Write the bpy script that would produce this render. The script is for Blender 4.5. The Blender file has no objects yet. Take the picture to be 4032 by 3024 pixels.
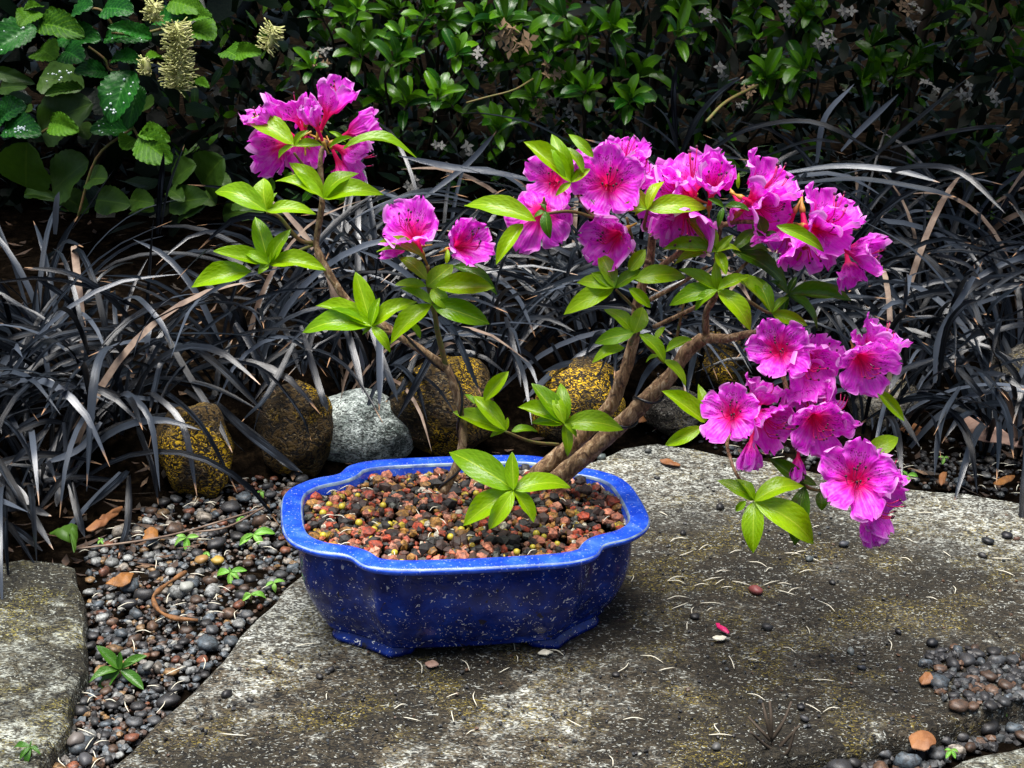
import bpy, bmesh, math, random
from math import radians, sin, cos, pi
from mathutils import Vector as V, Matrix, noise

# ------------------------------------------------------------------ camera, light, exposure
scene = bpy.context.scene
FPX, PITCH, ROLL, CAMZ = 5800.0, radians(20), radians(2), 0.715      # focal length in photograph pixels (4032 wide)
_R0, _U0, FWD = V((1, 0, 0)), V((0, sin(PITCH), cos(PITCH))), V((0, cos(PITCH), -sin(PITCH)))
RIGHT = _R0 * cos(ROLL) + _U0 * sin(ROLL)
UP = _U0 * cos(ROLL) - _R0 * sin(ROLL)
CAM = V((0, 0, CAMZ))
cam = bpy.data.cameras.new('camera')
cam_ob = bpy.data.objects.new('camera', cam)
scene.collection.objects.link(cam_ob)
cam.sensor_fit = 'HORIZONTAL'; cam.sensor_width = 36; cam.lens = 36 * FPX / 4032
cam.clip_start = 0.02; cam.clip_end = 500
m = Matrix((RIGHT, UP, -FWD)).transposed().to_4x4(); m.translation = CAM
cam_ob.matrix_world = m
scene.camera = cam_ob

SUN_DIR = V((-0.14, -0.12, 0.98)).normalized()                      # towards the sun
world = bpy.data.worlds.new('World'); scene.world = world; world.use_nodes = True
wn = world.node_tree.nodes; wl = world.node_tree.links
sky = wn.new('ShaderNodeTexSky'); sky.sky_type = 'NISHITA'; sky.sun_disc = False
sky.sun_elevation = math.asin(SUN_DIR.z); sky.sun_rotation = math.atan2(SUN_DIR.x, SUN_DIR.y)
sky.air_density = 1.0; sky.dust_density = 3.0
bg = wn['Background']; bg.inputs['Strength'].default_value = 0.05
wl.new(sky.outputs[0], bg.inputs[0])
sun = bpy.data.lights.new('sun', 'SUN'); sun.energy = 3.4; sun.angle = radians(42); sun.color = (1, .97, .93)
sun_ob = bpy.data.objects.new('sun', sun); scene.collection.objects.link(sun_ob)
sun_ob.rotation_euler = (-SUN_DIR).to_track_quat('-Z', 'Y').to_euler()
vs = scene.view_settings
vs.view_transform = 'Standard'; vs.look = 'None'; vs.gamma = 1; vs.use_curve_mapping = False; vs.exposure = 1.3
scene.cycles.max_bounces = 6; scene.cycles.transparent_max_bounces = 4

# ------------------------------------------------------------------ pixels to rays (photograph pixels, 4032 wide)
def ray(p):
    x, y = (p[0] - 2016) / FPX, (p[1] - 1512) / FPX
    return FWD + RIGHT * x - UP * y
def G(p, z=0.0):
    d = ray(p); return CAM + d * ((z - CAMZ) / d.z)
def A(p, Y):
    d = ray(p); return CAM + d * (Y / d.y)
def S(u, v): return (u * 4032 / 2212, v * 4032 / 2212)               # full view read at 2212 wide
def Zm(x0, y0, s): return lambda x, y: (x0 + x * s, y0 + y * s)
Z1 = Zm(700, 250, 1300 / 1961); Z2 = Zm(1800, 450, 1800 / 2212); Z3 = Zm(2500, 1150, 1200 / 1810)
Z4 = Zm(1000, 1400, 1700 / 2212); Z5 = Zm(1200, 0, 1400 / 2212); Z6 = Zm(2600, 0, 1432 / 2212)
Z7 = Zm(0, 0, 1200 / 2212); Z8 = Zm(0, 900, 1200 / 1810); Z9 = Zm(3000, 900, 1032 / 1427)
ZA = Zm(0, 1900, 1200 / 1771); ZB = Zm(2700, 2000, 1332 / 2158)
rnd = random.Random(7)
def ru(a, b): return rnd.uniform(a, b)
def rvec(): return V((ru(-1, 1), ru(-1, 1), ru(-1, 1)))

# ------------------------------------------------------------------ object helpers
COL = scene.collection
def tag(o, label=None, cat=None, group=None, kind=None):
    if label: o['label'] = label
    if cat: o['category'] = cat
    if group: o['group'] = group
    if kind: o['kind'] = kind
    return o
def link(name, data, parent=None, mw=None):
    o = bpy.data.objects.new(name, data); COL.objects.link(o)
    mw = mw if mw is not None else Matrix.Identity(4)
    if parent is not None:
        o.parent = parent
        o.matrix_basis = parent['_mw_inv'] @ mw if False else PW[parent.name].inverted() @ mw
    else:
        o.matrix_basis = mw
    PW[o.name] = mw.copy()
    return o
PW = {}
def empty(name, loc, label, cat, group=None):
    o = link(name, None, None, Matrix.Translation(loc)); o.empty_display_size = .02
    return tag(o, label, cat, group)
def mesh(name, verts, faces, mats, smooth=True, uvs=None, fmat=None):
    me = bpy.data.meshes.new(name); me.from_pydata([tuple(v) for v in verts], [], faces)
    for mt in (mats if isinstance(mats, (list, tuple)) else [mats]): me.materials.append(mt)
    if uvs:
        uvl = me.uv_layers.new(name='UVMap')
        vi = [0] * len(me.loops); me.loops.foreach_get('vertex_index', vi)
        flat = []
        for i in vi: flat += uvs[i]
        uvl.data.foreach_set('uv', flat)
    if fmat: me.polygons.foreach_set('material_index', fmat)
    me.polygons.foreach_set('use_smooth', [smooth] * len(me.polygons))
    me.update(); return me
def frame(B, T, hint, wscale):
    """matrix: local +Y from B to T scaled by length, +Z near hint, X scaled by wscale*length"""
    y = T - B; L = y.length; y = y / L
    z = hint - y * hint.dot(y)
    if z.length < 1e-4: z = V((0, 0, 1)) - y * y.z
    z.normalize(); x = y.cross(z)
    m3 = Matrix((x * L * wscale, y * L, z * L)).transposed().to_4x4(); m3.translation = B
    return m3
def catmull(P, n):
    P = [V(p) for p in P]
    if len(P) == 2: return [P[0].lerp(P[1], i / n) for i in range(n + 1)]
    Q = [P[0] * 2 - P[1]] + P + [P[-1] * 2 - P[-2]]
    out = []; segs = len(P) - 1
    for i in range(n + 1):
        t = i / n * segs; k = min(int(t), segs - 1); t -= k
        a, b, c, d = Q[k:k + 4]
        out.append(.5 * (2 * b + (c - a) * t + (2 * a - 5 * b + 4 * c - d) * t * t + (3 * b - a - 3 * c + d) * t ** 3))
    return out
def tube_geo(P, R, sides, verts, faces, knob=0.0, cap=True):
    o = len(verts); n = len(P); prev = None
    for i, p in enumerate(P):
        t = (P[min(i + 1, n - 1)] - P[max(i - 1, 0)]).normalized()
        a = prev - t * prev.dot(t) if prev is not None else (V((0, 0, 1)).cross(t) if abs(t.z) < .9 else V((1, 0, 0)).cross(t))
        a.normalize(); prev = a; b = t.cross(a)
        for k in range(sides):
            q = 2 * pi * k / sides
            r = R[i] * (1 + (knob * noise.noise(p * 90 + V((cos(q), sin(q), k * .3)) * 1.3) if knob else 0))
            verts.append(p + (a * cos(q) + b * sin(q)) * r)
    for i in range(n - 1):
        for k in range(sides):
            k2 = (k + 1) % sides
            faces.append((o + i * sides + k, o + i * sides + k2, o + (i + 1) * sides + k2, o + (i + 1) * sides + k))
    if cap:
        faces.append(tuple(o + k for k in range(sides))[::-1]); faces.append(tuple(o + (n - 1) * sides + k for k in range(sides)))

# ------------------------------------------------------------------ materials
class NT:
    def __init__(s, name):
        s.mat = bpy.data.materials.new(name); s.mat.use_nodes = True
        s.n = s.mat.node_tree.nodes; s.l = s.mat.node_tree.links
        s.p = s.n['Principled BSDF']; s.out = s.n['Material Output']
    def add(s, t, **kw):
        nd = s.n.new('ShaderNode' + t)
        for k, v in kw.items():
            if k.startswith('i_'):
                key = k[2:]; key = int(key) if key.isdigit() else key.replace('_', ' ')
                nd.inputs[key].default_value = v
            else: setattr(nd, k, v)
        return nd
    def noise(s, scale, detail=3, rough=.5, dist=0, vec=None):
        nd = s.add('TexNoise', i_Scale=scale, i_Detail=detail, i_Roughness=rough, i_Distortion=dist)
        if vec is not None: s.l.new(vec, nd.inputs['Vector'])
        return nd.outputs[0]
    def ramp(s, fac, stops, interp='LINEAR'):
        nd = s.add('ValToRGB'); cr = nd.color_ramp; cr.interpolation = interp
        while len(cr.elements) < len(stops): cr.elements.new(.5)
        for e, (p, c) in zip(cr.elements, stops):
            e.position = p; e.color = (*c, 1) if len(c) == 3 else c
        s.l.new(fac, nd.inputs[0]); return nd.outputs[0]
    def mix(s, fac, a, b, mode='MIX'):
        nd = s.add('Mix', data_type='RGBA', blend_type=mode)
        for k, v in ((0, fac), (6, a), (7, b)):
            if hasattr(v, 'is_output'): s.l.new(v, nd.inputs[k])
            else: nd.inputs[k].default_value = v if k == 0 else (*v, 1)
        return nd.outputs[2]
    def math(s, op, a, b=0.0):
        nd = s.add('Math', operation=op)
        for k, v in ((0, a), (1, b)):
            if hasattr(v, 'is_output'): s.l.new(v, nd.inputs[k])
            else: nd.inputs[k].default_value = v
        return nd.outputs[0]
    def sep(s, vec):
        nd = s.add('SeparateXYZ'); s.l.new(vec, nd.inputs[0]); return nd.outputs
    def geo(s): return s.add('NewGeometry').outputs
    def tc(s, k='Object'): return s.add('TexCoord').outputs[k]
    def map(s, vec, scale=(1, 1, 1)):
        nd = s.add('Mapping'); nd.inputs['Scale'].default_value = scale; s.l.new(vec, nd.inputs[0]); return nd.outputs[0]
    def bump(s, h, strength=.5, dist=.002):
        nd = s.add('Bump', i_Strength=strength, i_Distance=dist); s.l.new(h, nd.inputs['Height'])
        s.l.new(nd.outputs[0], s.p.inputs['Normal']); return nd.outputs[0]
    def set(s, **kw):
        for k, v in kw.items():
            k = k.replace('_', ' ')
            if hasattr(v, 'is_output'): s.l.new(v, s.p.inputs[k])
            else: s.p.inputs[k].default_value = (*v, 1) if isinstance(v, tuple) and len(v) == 3 else v
        return s
    def translucent(s, color, fac):
        t = s.add('BsdfTranslucent'); mx = s.add('MixShader'); mx.inputs[0].default_value = fac
        if hasattr(color, 'is_output'): s.l.new(color, t.inputs[0])
        else: t.inputs[0].default_value = (*color, 1)
        s.l.new(s.p.outputs[0], mx.inputs[1]); s.l.new(t.outputs[0], mx.inputs[2]); s.l.new(mx.outputs[0], s.out.inputs[0])

def leaf_mat(name, lo, hi, rib, rough=.35, trans=.25, vein=.10, old=None, coat=0.0, spec=.5, fold=0.0):
    t = NT(name); uv = t.sep(t.tc('UV'))
    r = t.add('ObjectInfo').outputs['Random']; isl = t.geo()['Random Per Island']
    rr = t.math('FRACT', t.math('ADD', r, isl))
    col = t.mix(rr, lo, hi)
    n1 = t.noise(9, 3, vec=t.tc('UV')); col = t.mix(t.math('MULTIPLY', n1, .55), col, tuple(c * .45 for c in lo))
    # midrib and side veins from the leaf's own coordinates
    d = t.math('ABSOLUTE', t.math('SUBTRACT', uv[0], .5))
    mid = t.math('LESS_THAN', d, .022)
    w = t.math('SINE', t.math('MULTIPLY', t.math('SUBTRACT', uv[1], t.math('MULTIPLY', d, .75)), 48.0))
    sv = t.math('MULTIPLY', t.math('GREATER_THAN', w, .8), vein)
    col = t.mix(t.math('MAXIMUM', t.math('MULTIPLY', mid, .7), sv), col, rib)
    if old: col = t.mix(t.math('GREATER_THAN', t.math('ADD', uv[1], t.math('MULTIPLY', t.noise(30, vec=t.tc('UV')), .12)), old[0]), col, old[1])
    t.set(Base_Color=col, Roughness=rough, Specular_IOR_Level=spec, Coat_Weight=coat, Coat_Roughness=.15)
    t.bump(t.math('ADD', t.math('MULTIPLY', w, -.08), t.noise(14, 3, vec=t.tc('UV'))), .35, .0015)
    t.translucent(col, trans)
    return t.mat

M = {}
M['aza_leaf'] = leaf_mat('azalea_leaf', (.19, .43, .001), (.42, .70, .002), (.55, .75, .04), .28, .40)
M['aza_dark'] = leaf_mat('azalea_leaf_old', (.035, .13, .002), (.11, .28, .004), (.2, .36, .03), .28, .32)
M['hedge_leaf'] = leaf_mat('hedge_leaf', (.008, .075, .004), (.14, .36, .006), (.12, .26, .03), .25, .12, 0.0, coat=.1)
M['hedge_shade'] = leaf_mat('hedge_leaf_shaded', (.001, .006, .002), (.004, .015, .004), (.006, .015, .005), .4, .02, 0.0, spec=.2)  # near-black copy of the hedge leaf, interior shade put into its colour
M['foth_leaf'] = leaf_mat('ribbed_leaf', (.006, .085, .010), (.02, .17, .010), (.04, .22, .02), .42, .12, .5, spec=.35)
M['foth_light'] = leaf_mat('ribbed_leaf_young', (.025, .10, .002), (.07, .20, .003), (.10, .24, .008), .55, .15, .45, spec=.2)
M['foth_olive'] = leaf_mat('ribbed_leaf_olive', (.03, .085, .004), (.06, .15, .006), (.08, .16, .01), .5, .2, .1)
M['weed'] = leaf_mat('weed_leaf', (.14, .42, .03), (.30, .60, .10), (.4, .6, .2), .4, .2, 0.0)
M['weed_dark'] = leaf_mat('weed_leaf_dark', (.04, .15, .01), (.10, .25, .02), (.05, .07, .02), .35, .15)

def petal_mat():
    t = NT('azalea_petal'); uv = t.sep(t.tc('UV')); r = t.add('ObjectInfo').outputs['Random']
    col = t.mix(r, (.92, .010, .80), (.98, .06, .90))
    n = t.noise(6, 4, vec=t.tc('UV'))
    col = t.mix(t.ramp(n, [(.42, (0, 0, 0)), (.70, (1, 1, 1))]), col, (.97, .22, .92))
    d = t.math('ABSOLUTE', t.math('SUBTRACT', t.math('FRACT', uv[0]), .5))
    # paler margin, with a whitish edge halo put into the colour
    edge = t.ramp(t.math('ADD', t.math('MULTIPLY', d, 1.0), t.math('MULTIPLY', uv[1], .55)), [(.80, (0, 0, 0)), (.98, (.85, .85, .85))])
    col = t.mix(edge, col, (.98, .55, .96))
    vein = t.math('GREATER_THAN', t.math('SINE', t.math('MULTIPLY', d, 60)), .93)
    col = t.mix(t.math('MULTIPLY', vein, .25), col, (.45, .0, .42))
    # red throat and freckles
    thr = t.ramp(uv[1], [(.30, (1, 1, 1)), (.58, (0, 0, 0))])
    col = t.mix(t.math('MULTIPLY', thr, .9), col, (.85, .0, .10))
    vo = t.add('TexVoronoi', i_Scale=1.0); t.l.new(t.map(t.tc('UV'), (22, 18, 1)), vo.inputs['Vector'])
    spot = t.math('LESS_THAN', vo.outputs['Distance'], .34)
    zone = t.math('MULTIPLY', t.math('LESS_THAN', d, .28), t.math('MULTIPLY', t.math('GREATER_THAN', uv[1], .34), t.math('LESS_THAN', uv[1], .70)))
    upper = t.math('MULTIPLY', t.math('GREATER_THAN', uv[0], 0.0), t.math('LESS_THAN', uv[0], 2.99))
    col = t.mix(t.math('MULTIPLY', t.math('MULTIPLY', spot, zone), t.math('MULTIPLY', upper, .75)), col, (.22, .0, .10))
    t.set(Base_Color=col, Roughness=.42, Specular_IOR_Level=.35)
    t.bump(t.math('SINE', t.math('MULTIPLY', d, 60)), .25, .0008)
    t.translucent(col, .42); return t.mat
M['petal'] = petal_mat()
def simple(name, c, rough=.5, c2=None, scale=60, bump=0, spec=.5, **kw):
    t = NT(name)
    col = t.mix(t.ramp(t.noise(scale, 5, .6, vec=t.tc('Object')), [(.35, (0, 0, 0)), (.65, (1, 1, 1))]), c, c2) if c2 else c
    t.set(Base_Color=col, Roughness=rough, Specular_IOR_Level=spec, **kw)
    if bump: t.bump(t.noise(scale * 1.7, 5, .65, vec=t.tc('Object')), bump, .003)
    return t.mat
M['stamen'] = simple('stamen', (.55, .01, .12)); M['anther'] = simple('anther', (.05, .005, .02))
M['calyx'] = simple('calyx', (.35, .22, .02), .5, (.55, .30, .05), 300)
M['wire'] = simple('training_wire', (.006, .006, .007), .35)
def bark():
    t = NT('bark'); v = t.map(t.geo()['Position'], (1, 1, .45))
    n = t.noise(160, 6, .7, 1.0, vec=v)
    col = t.ramp(n, [(.32, (.035, .018, .010)), (.45, (.18, .10, .05)), (.55, (.38, .24, .12)), (.66, (.62, .48, .32))])
    t.set(Base_Color=col, Roughness=.85); t.bump(n, .9, .004); return t.mat
M['bark'] = bark()
M['twig'] = simple('young_twig', (.20, .10, .04), .7, (.10, .14, .02), 120)
M['hedge_twig'] = simple('hedge_twig', (.05, .035, .022), .8)
M['blossom'] = simple('cream_blossom', (.16, .155, .14), .7, (.28, .27, .24), 200)
M['dry_blossom'] = simple('faded_blossom', (.20, .11, .05), .7, (.38, .26, .15), 200)
M['brush'] = simple('bottlebrush', (.32, .36, .08), .6, (.55, .52, .25), 160)
M['droplet'] = simple('water_drop', (.75, .85, .85), .05, spec=1)

def mondo_mat():
    t = NT('mondo_blade'); uv = t.sep(t.tc('UV')); r = t.add('ObjectInfo').outputs['Random']
    col = t.ramp(r, [(0, (.0010, .0014, .0024)), (.55, (.0025, .0035, .0055)), (.78, (.010, .014, .020)), (1, (.07, .084, .108))])  # palest blades have a silvery-blue highlight put into the base colour
    st = t.noise(1, 3, vec=t.map(t.tc('UV'), (16, 2.5, 1)))
    col = t.mix(t.ramp(st, [(.55, (0, 0, 0)), (.72, (.8, .8, .8))]), col, (.06, .075, .097))  # bluish gloss streaks painted along the blade
    tipn = t.math('ADD', uv[1], t.math('MULTIPLY', t.noise(12, vec=t.tc('UV')), .1))
    tip = t.math('MULTIPLY', t.math('GREATER_THAN', tipn, 1.0), t.math('GREATER_THAN', t.math('FRACT', t.math('MULTIPLY', r, 7.3)), .45))
    col = t.mix(tip, col, (.34, .20, .11))
    t.set(Base_Color=col, Roughness=.28, Specular_IOR_Level=t.ramp(t.math('FRACT', t.math('MULTIPLY', r, 13.7)), [(0, (.03, .03, .03)), (.5, (.14, .14, .14)), (.72, (.6, .6, .6)), (1, (1, 1, 1))]))
    t.bump(t.noise(1, 2, vec=t.map(t.tc('UV'), (30, 3, 1))), .3, .001); return t.mat
M['mondo'] = mondo_mat()
M['mondo_dead'] = simple('dead_blade', (.10, .06, .04), .7, (.26, .19, .14), 40)

def stone_mat(name, dark, mid, pale, fleck, pale_amt=.5, fleck_amt=.6, scale=230, wet=None, gr=(.43, .50), ft=.59, lichen=()):
    """weathered stone: patches of lichen, squiggly grains, ochre flecks"""
    t = NT(name); pos = t.geo()['Position']
    v = t.map(pos, (1, 1.6, 1.4))
    big = t.noise(7, 5, .6, .4, vec=pos); mid_n = t.noise(34, 4, .6, .8, vec=pos)
    g1 = t.noise(scale * .8, 3, .6, 1.6, vec=v); g2 = t.noise(scale * .75, 2, .5, 2.0, vec=v)
    base = t.mix(t.ramp(big, [(.38, (0, 0, 0)), (.62, (1, 1, 1))]), dark, mid)
    base = t.mix(t.ramp(g1, [(.45, (0, 0, 0)), (.55, (1, 1, 1))]), tuple(c * .12 for c in dark), base)
    pm = t.math('ADD', t.math('MULTIPLY', big, .55), t.math('MULTIPLY', mid_n, .45))
    pm = t.ramp(pm, [(.62 - pale_amt * .25, (0, 0, 0)), (.72 - pale_amt * .22, (1, 1, 1))])
    for c, rad in lichen:      # crusts of pale lichen
        vd = t.add('VectorMath', operation='DISTANCE'); t.l.new(pos, vd.inputs[0]); vd.inputs[1].default_value = c
        dd = t.math('ADD', vd.outputs['Value'], t.math('MULTIPLY', t.math('SUBTRACT', t.math('ADD', t.math('MULTIPLY', mid_n, .5), t.math('MULTIPLY', big, .5)), .5), rad * 1.6))
        pm = t.math('MAXIMUM', pm, t.ramp(t.math('DIVIDE', dd, rad), [(.45, (.9, .9, .9)), (.85, (0, 0, 0))]))
    pm = t.math('MULTIPLY', pm, t.ramp(t.noise(75, 3, .6, .6, vec=pos), [(.40, (.25, .25, .25)), (.56, (1, 1, 1))]))
    if wet:      # damp stain round a point with its own ragged outline
        c, rad = wet
        vd = t.add('VectorMath', operation='DISTANCE'); t.l.new(pos, vd.inputs[0]); vd.inputs[1].default_value = c
        dd = t.math('ADD', vd.outputs['Value'], t.math('MULTIPLY', t.math('SUBTRACT', mid_n, .5), .25))
        w = t.ramp(t.math('DIVIDE', dd, rad), [(.55, (1, 1, 1)), (1.0, (0, 0, 0))])
        pm = t.math('MULTIPLY', pm, t.math('SUBTRACT', 1.0, t.math('MULTIPLY', w, .8)))
        base = t.mix(t.math('MULTIPLY', w, .45), base, tuple(c * .45 for c in dark))
    grain = t.ramp(g2, [(gr[0], (0, 0, 0)), (gr[1], (1, 1, 1))])
    col = t.mix(t.math('MULTIPLY', pm, t.math('ADD', t.math('MULTIPLY', grain, .9), .1)), base, pale)
    col = t.mix(t.math('MULTIPLY', t.math('GREATER_THAN', g2, .645), .6), col, pale)
    fl = t.math('MULTIPLY', t.math('GREATER_THAN', t.noise(scale * .8, 2, .5, 3.0, vec=v), ft), t.math('MULTIPLY', t.ramp(t.noise(14, 3, vec=pos), [(.48, (0, 0, 0)), (.6, (1, 1, 1))]), fleck_amt))
    col = t.mix(fl, col, fleck)
    t.set(Base_Color=col, Roughness=.75, Specular_IOR_Level=.35)
    t.bump(t.math('ADD', t.math('MULTIPLY', g1, .8), t.math('MULTIPLY', mid_n, .8)), 1.0, .005); return t.mat
_wc = G(S(1700, 1330))
M['slab'] = stone_mat('flagstone', (.030, .024, .013), (.090, .070, .042), (.56, .58, .52), (.36, .28, .03), .46, .5, 190, (tuple(_wc), .36), (.485, .55), .60, [(tuple(G(S(1430, 1000))), .26), (tuple(G(S(560, 1320))), .13), (tuple(G(S(2050, 1095))), .20)])
M['slab2'] = stone_mat('flagstone_grey', (.035, .032, .019), (.10, .088, .055), (.50, .53, .46), (.42, .36, .05), .60, .5, 190, None, (.46, .53))
M['granite'] = stone_mat('pale_granite', (.10, .13, .115), (.30, .36, .33), (.72, .80, .75), (.35, .33, .12), 1.0, .15, 200, None, (.45, .53))
M['boulder'] = stone_mat('mossy_boulder', (.028, .016, .004), (.11, .065, .015), (.26, .19, .09), (.72, .44, .01), .1, 1.0, 150, None, (.46, .54), .555)
M['boulder2'] = stone_mat('grey_boulder', (.05, .045, .035), (.14, .125, .10), (.38, .36, .31), (.34, .25, .05), .4, .4, 180)
def soil_mat():
    t = NT('dark_soil'); pos = t.geo()['Position']; n = t.noise(60, 6, .7, .5, vec=pos)
    col = t.ramp(n, [(.35, (.002, .0015, .001)), (.55, (.007, .005, .0035)), (.75, (.03, .02, .011))])
    t.set(Base_Color=col, Roughness=1, Specular_IOR_Level=.0); t.bump(n, 1, .01); return t.mat
M['soil'] = soil_mat()
def pebble_mat(name, stops, isl=True, rough=.5):
    t = NT(name)
    r = t.math('FRACT', t.math('ADD', t.add('ObjectInfo').outputs['Random'], t.geo()['Random Per Island'])) if isl else t.add('ObjectInfo').outputs['Random']
    col = t.ramp(r, stops, 'CONSTANT')
    n = t.noise(260, 4, .6, .8, vec=t.geo()['Position'])
    col = t.mix(t.ramp(n, [(.4, (.75, .75, .75)), (.62, (0, 0, 0))]), col, (.02, .017, .014))
    t.set(Base_Color=col, Roughness=rough, Specular_IOR_Level=.5); t.bump(n, .5, .001); return t.mat
M['pebble'] = pebble_mat('river_pebble', [(0, (.07, .078, .085)), (.12, (.15, .17, .18)), (.24, (.03, .033, .037)), (.38, (.22, .20, .175)), (.47, (.10, .125, .145)), (.57, (.09, .05, .03)), (.67, (.014, .014, .016)), (.79, (.28, .16, .06)), (.84, (.13, .085, .065)), (.91, (.36, .36, .32)), (.95, (.20, .07, .03))])
M['dark_pebble'] = pebble_mat('dark_pebble', [(0, (.02, .021, .024)), (.3, (.045, .047, .05)), (.5, (.012, .012, .014)), (.7, (.06, .07, .075)), (.88, (.12, .06, .03))])
M['grit'] = pebble_mat('lava_grit', [(0, (.46, .07, .025)), (.14, (.10, .045, .028)), (.26, (.60, .16, .07)), (.34, (.012, .011, .010)), (.56, (.42, .20, .035)), (.64, (.20, .08, .05)), (.74, (.10, .11, .09)), (.82, (.65, .28, .17)), (.92, (.50, .36, .03)), (.98, (.7, .65, .5))], True, .6)
M['fert'] = simple('fertiliser', (.45, .33, .02), .4, (.55, .48, .05), 300)
M['needle'] = simple('pale_needle', (.70, .66, .52), .6)
M['dead_leaf'] = simple('dead_leaf', (.16, .06, .02), .6, (.28, .12, .04), 60, .3)
M['dead_pale'] = simple('withered_leaf', (.26, .15, .11), .6, (.40, .26, .20), 50, .3)
M['orange_leaf'] = simple('orange_leaf', (.28, .11, .015), .6, (.12, .05, .015), 70, .5)
M['tendril'] = simple('tendril', (.26, .11, .03), .7, (.10, .045, .015), 120, .5)
def glaze(name, speck):
    t = NT(name); pos = t.geo()['Position']
    n = t.noise(45, 4, .6, .4, vec=pos); n2 = t.noise(420, 2, .5, vec=pos)
    col = t.ramp(n, [(.35, (.0005, .007, .085)), (.55, (.001, .018, .19)), (.72, (.003, .042, .33))] if speck else [(.35, (.008, .045, .48)), (.55, (.02, .09, .66)), (.72, (.07, .18, .80))])
    if speck:
        sp = t.math('GREATER_THAN', t.noise(230, 2, .5, 1.6, vec=pos), .668)
        # splashed dirt thickens towards the foot of the pot
        z = t.sep(pos)[2]; low = t.ramp(t.math('DIVIDE', z, .1), [(.15, (1, 1, 1)), (.85, (.65, .65, .65))])
        col = t.mix(t.math('MULTIPLY', sp, low), col, (.85, .84, .8))
        dk = t.math('GREATER_THAN', t.noise(75, 4, .6, 1, vec=pos), .66)
        col = t.mix(t.math('MULTIPLY', dk, .85), col, (.018, .014, .012))
    else:
        col = t.mix(t.math('MULTIPLY', t.math('GREATER_THAN', n2, .66), .6), col, (.35, .42, .75))
    t.set(Base_Color=col, Roughness=t.ramp(n, [(.3, (.10, .10, .10)), (.7, (.22, .22, .22))]), Specular_IOR_Level=.4)
    t.bump(t.math('ADD', n2, t.math('MULTIPLY', n, 1.5)), .18, .001); return t.mat
M['glaze_rim_lit'] = glaze('blue_glaze_rim_lit', False); M['glaze'] = glaze('blue_glaze_body', True)  # one glaze; the rim copy is lightened to stand for sky reflection
M['glaze_edge'] = simple('worn_edge_highlight', (.30, .40, .42), .3, (.05, .09, .3), 60)  # worn rim edge, its pale highlight line put into the colour

# ------------------------------------------------------------------ ground, bed, slabs
def bed_h(x, y):
    """height of the soil: gravel level in front, raised bed behind the boulders"""
    k = y - (1.72 + .10 * max(0, min(1, (x + .2) / .5)) - .16 * max(0, min(1, (-x - .15) / .3)))
    h = -.028 + .085 * max(0, min(1, k / .22)) + .05 * max(0, min(1, (k - .2) / 1.2))
    return h
def build_ground():
    vs_, fs = [], []
    xs = [-60, -20, -6, -2] + [-1.4 + .05 * i for i in range(57)] + [2, 6, 20, 60]
    ys = [-60, -10, -2, .2] + [.5 + .05 * i for i in range(64)] + [5, 8, 20, 80]
    for y in ys:
        for x in xs:
            vs_.append((x, y, bed_h(x, y) + (.012 * noise.noise(V((x, y, 0)) * 9) if abs(x) < 1.6 and y < 3.7 else 0)))
    n = len(xs)
    for j in range(len(ys) - 1):
        for i in range(n - 1): fs.append((j * n + i, j * n + i + 1, (j + 1) * n + i + 1, (j + 1) * n + i))
    tag(link('ground', mesh('ground', vs_, fs, M['soil'])), kind='structure')
build_ground()

def slab(pts, mat, label, thick=.045, seed=0):
    P = [G(p) for p in pts]; P = [V((p.x, p.y)) for p in P]
    # resample the outline and roughen it
    out = []
    n = len(P)
    for i in range(n):
        a, b = P[i], P[(i + 1) % n]; k = max(1, int((b - a).length / .012))
        for j in range(k):
            q = a.lerp(b, j / k); out.append(q + V((noise.noise(V((q.x, q.y, seed)) * 22), noise.noise(V((q.y, q.x, seed + 5)) * 22))) * .006)
    bm = bmesh.new()
    cen = sum(out, V((0, 0))) / len(out)
    rings = []
    for ins, z in ((-.002, -thick), (0, -.012), (.003, -.004), (.010, 0.0)):
        ring = []
        for q in out:
            d = (cen - q).normalized() * ins
            ring.append(bm.verts.new((q.x + d.x, q.y + d.y, z + (noise.noise(V((q.x, q.y, 3)) * 14) * .003))))
        rings.append(ring)
    m_ = len(out)
    for r0, r1 in zip(rings, rings[1:]):
        for i in range(m_): bm.faces.new((r0[i], r0[(i + 1) % m_], r1[(i + 1) % m_], r1[i]))
    top = bm.faces.new(rings[-1])
    bmesh.ops.triangulate(bm, faces=[top])
    bmesh.ops.recalc_face_normals(bm, faces=bm.faces)
    me = bpy.data.meshes.new('flagstone'); bm.to_mesh(me); bm.free(); me.materials.append(mat)
    o = link('flagstone', me)
    return tag(o, label, 'flagstone')
slab([S(*p) for p in [(150, 1800), (235, 1659), (330, 1560), (420, 1480), (480, 1420), (510, 1370), (590, 1290), (650, 1232), (700, 1170), (840, 1090), (1050, 1030), (1280, 992), (1350, 962), (1420, 953), (1500, 962), (1600, 985), (1720, 1004), (1850, 1030), (1950, 1050), (2100, 1064), (2250, 1090), (2420, 1180), (2440, 1400), (2212, 1512), (2070, 1554), (1955, 1588), (1820, 1608), (1718, 1629), (1549, 1654), (1300, 1720), (900, 1830), (500, 1850)]],
     M['slab'], 'broad lichen-spotted flagstone carrying the blue pot', seed=1)
slab([S(*p) for p in [(-200, 1260), (0, 1211), (60, 1201), (130, 1205), (160, 1216), (175, 1262), (188, 1330), (188, 1440), (170, 1480), (156, 1510), (150, 1560), (122, 1600), (95, 1670), (40, 1780), (-260, 1760)]],
     M['slab2'], 'pale grey flagstone beyond the pebble strip from the pot', seed=2)
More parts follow.
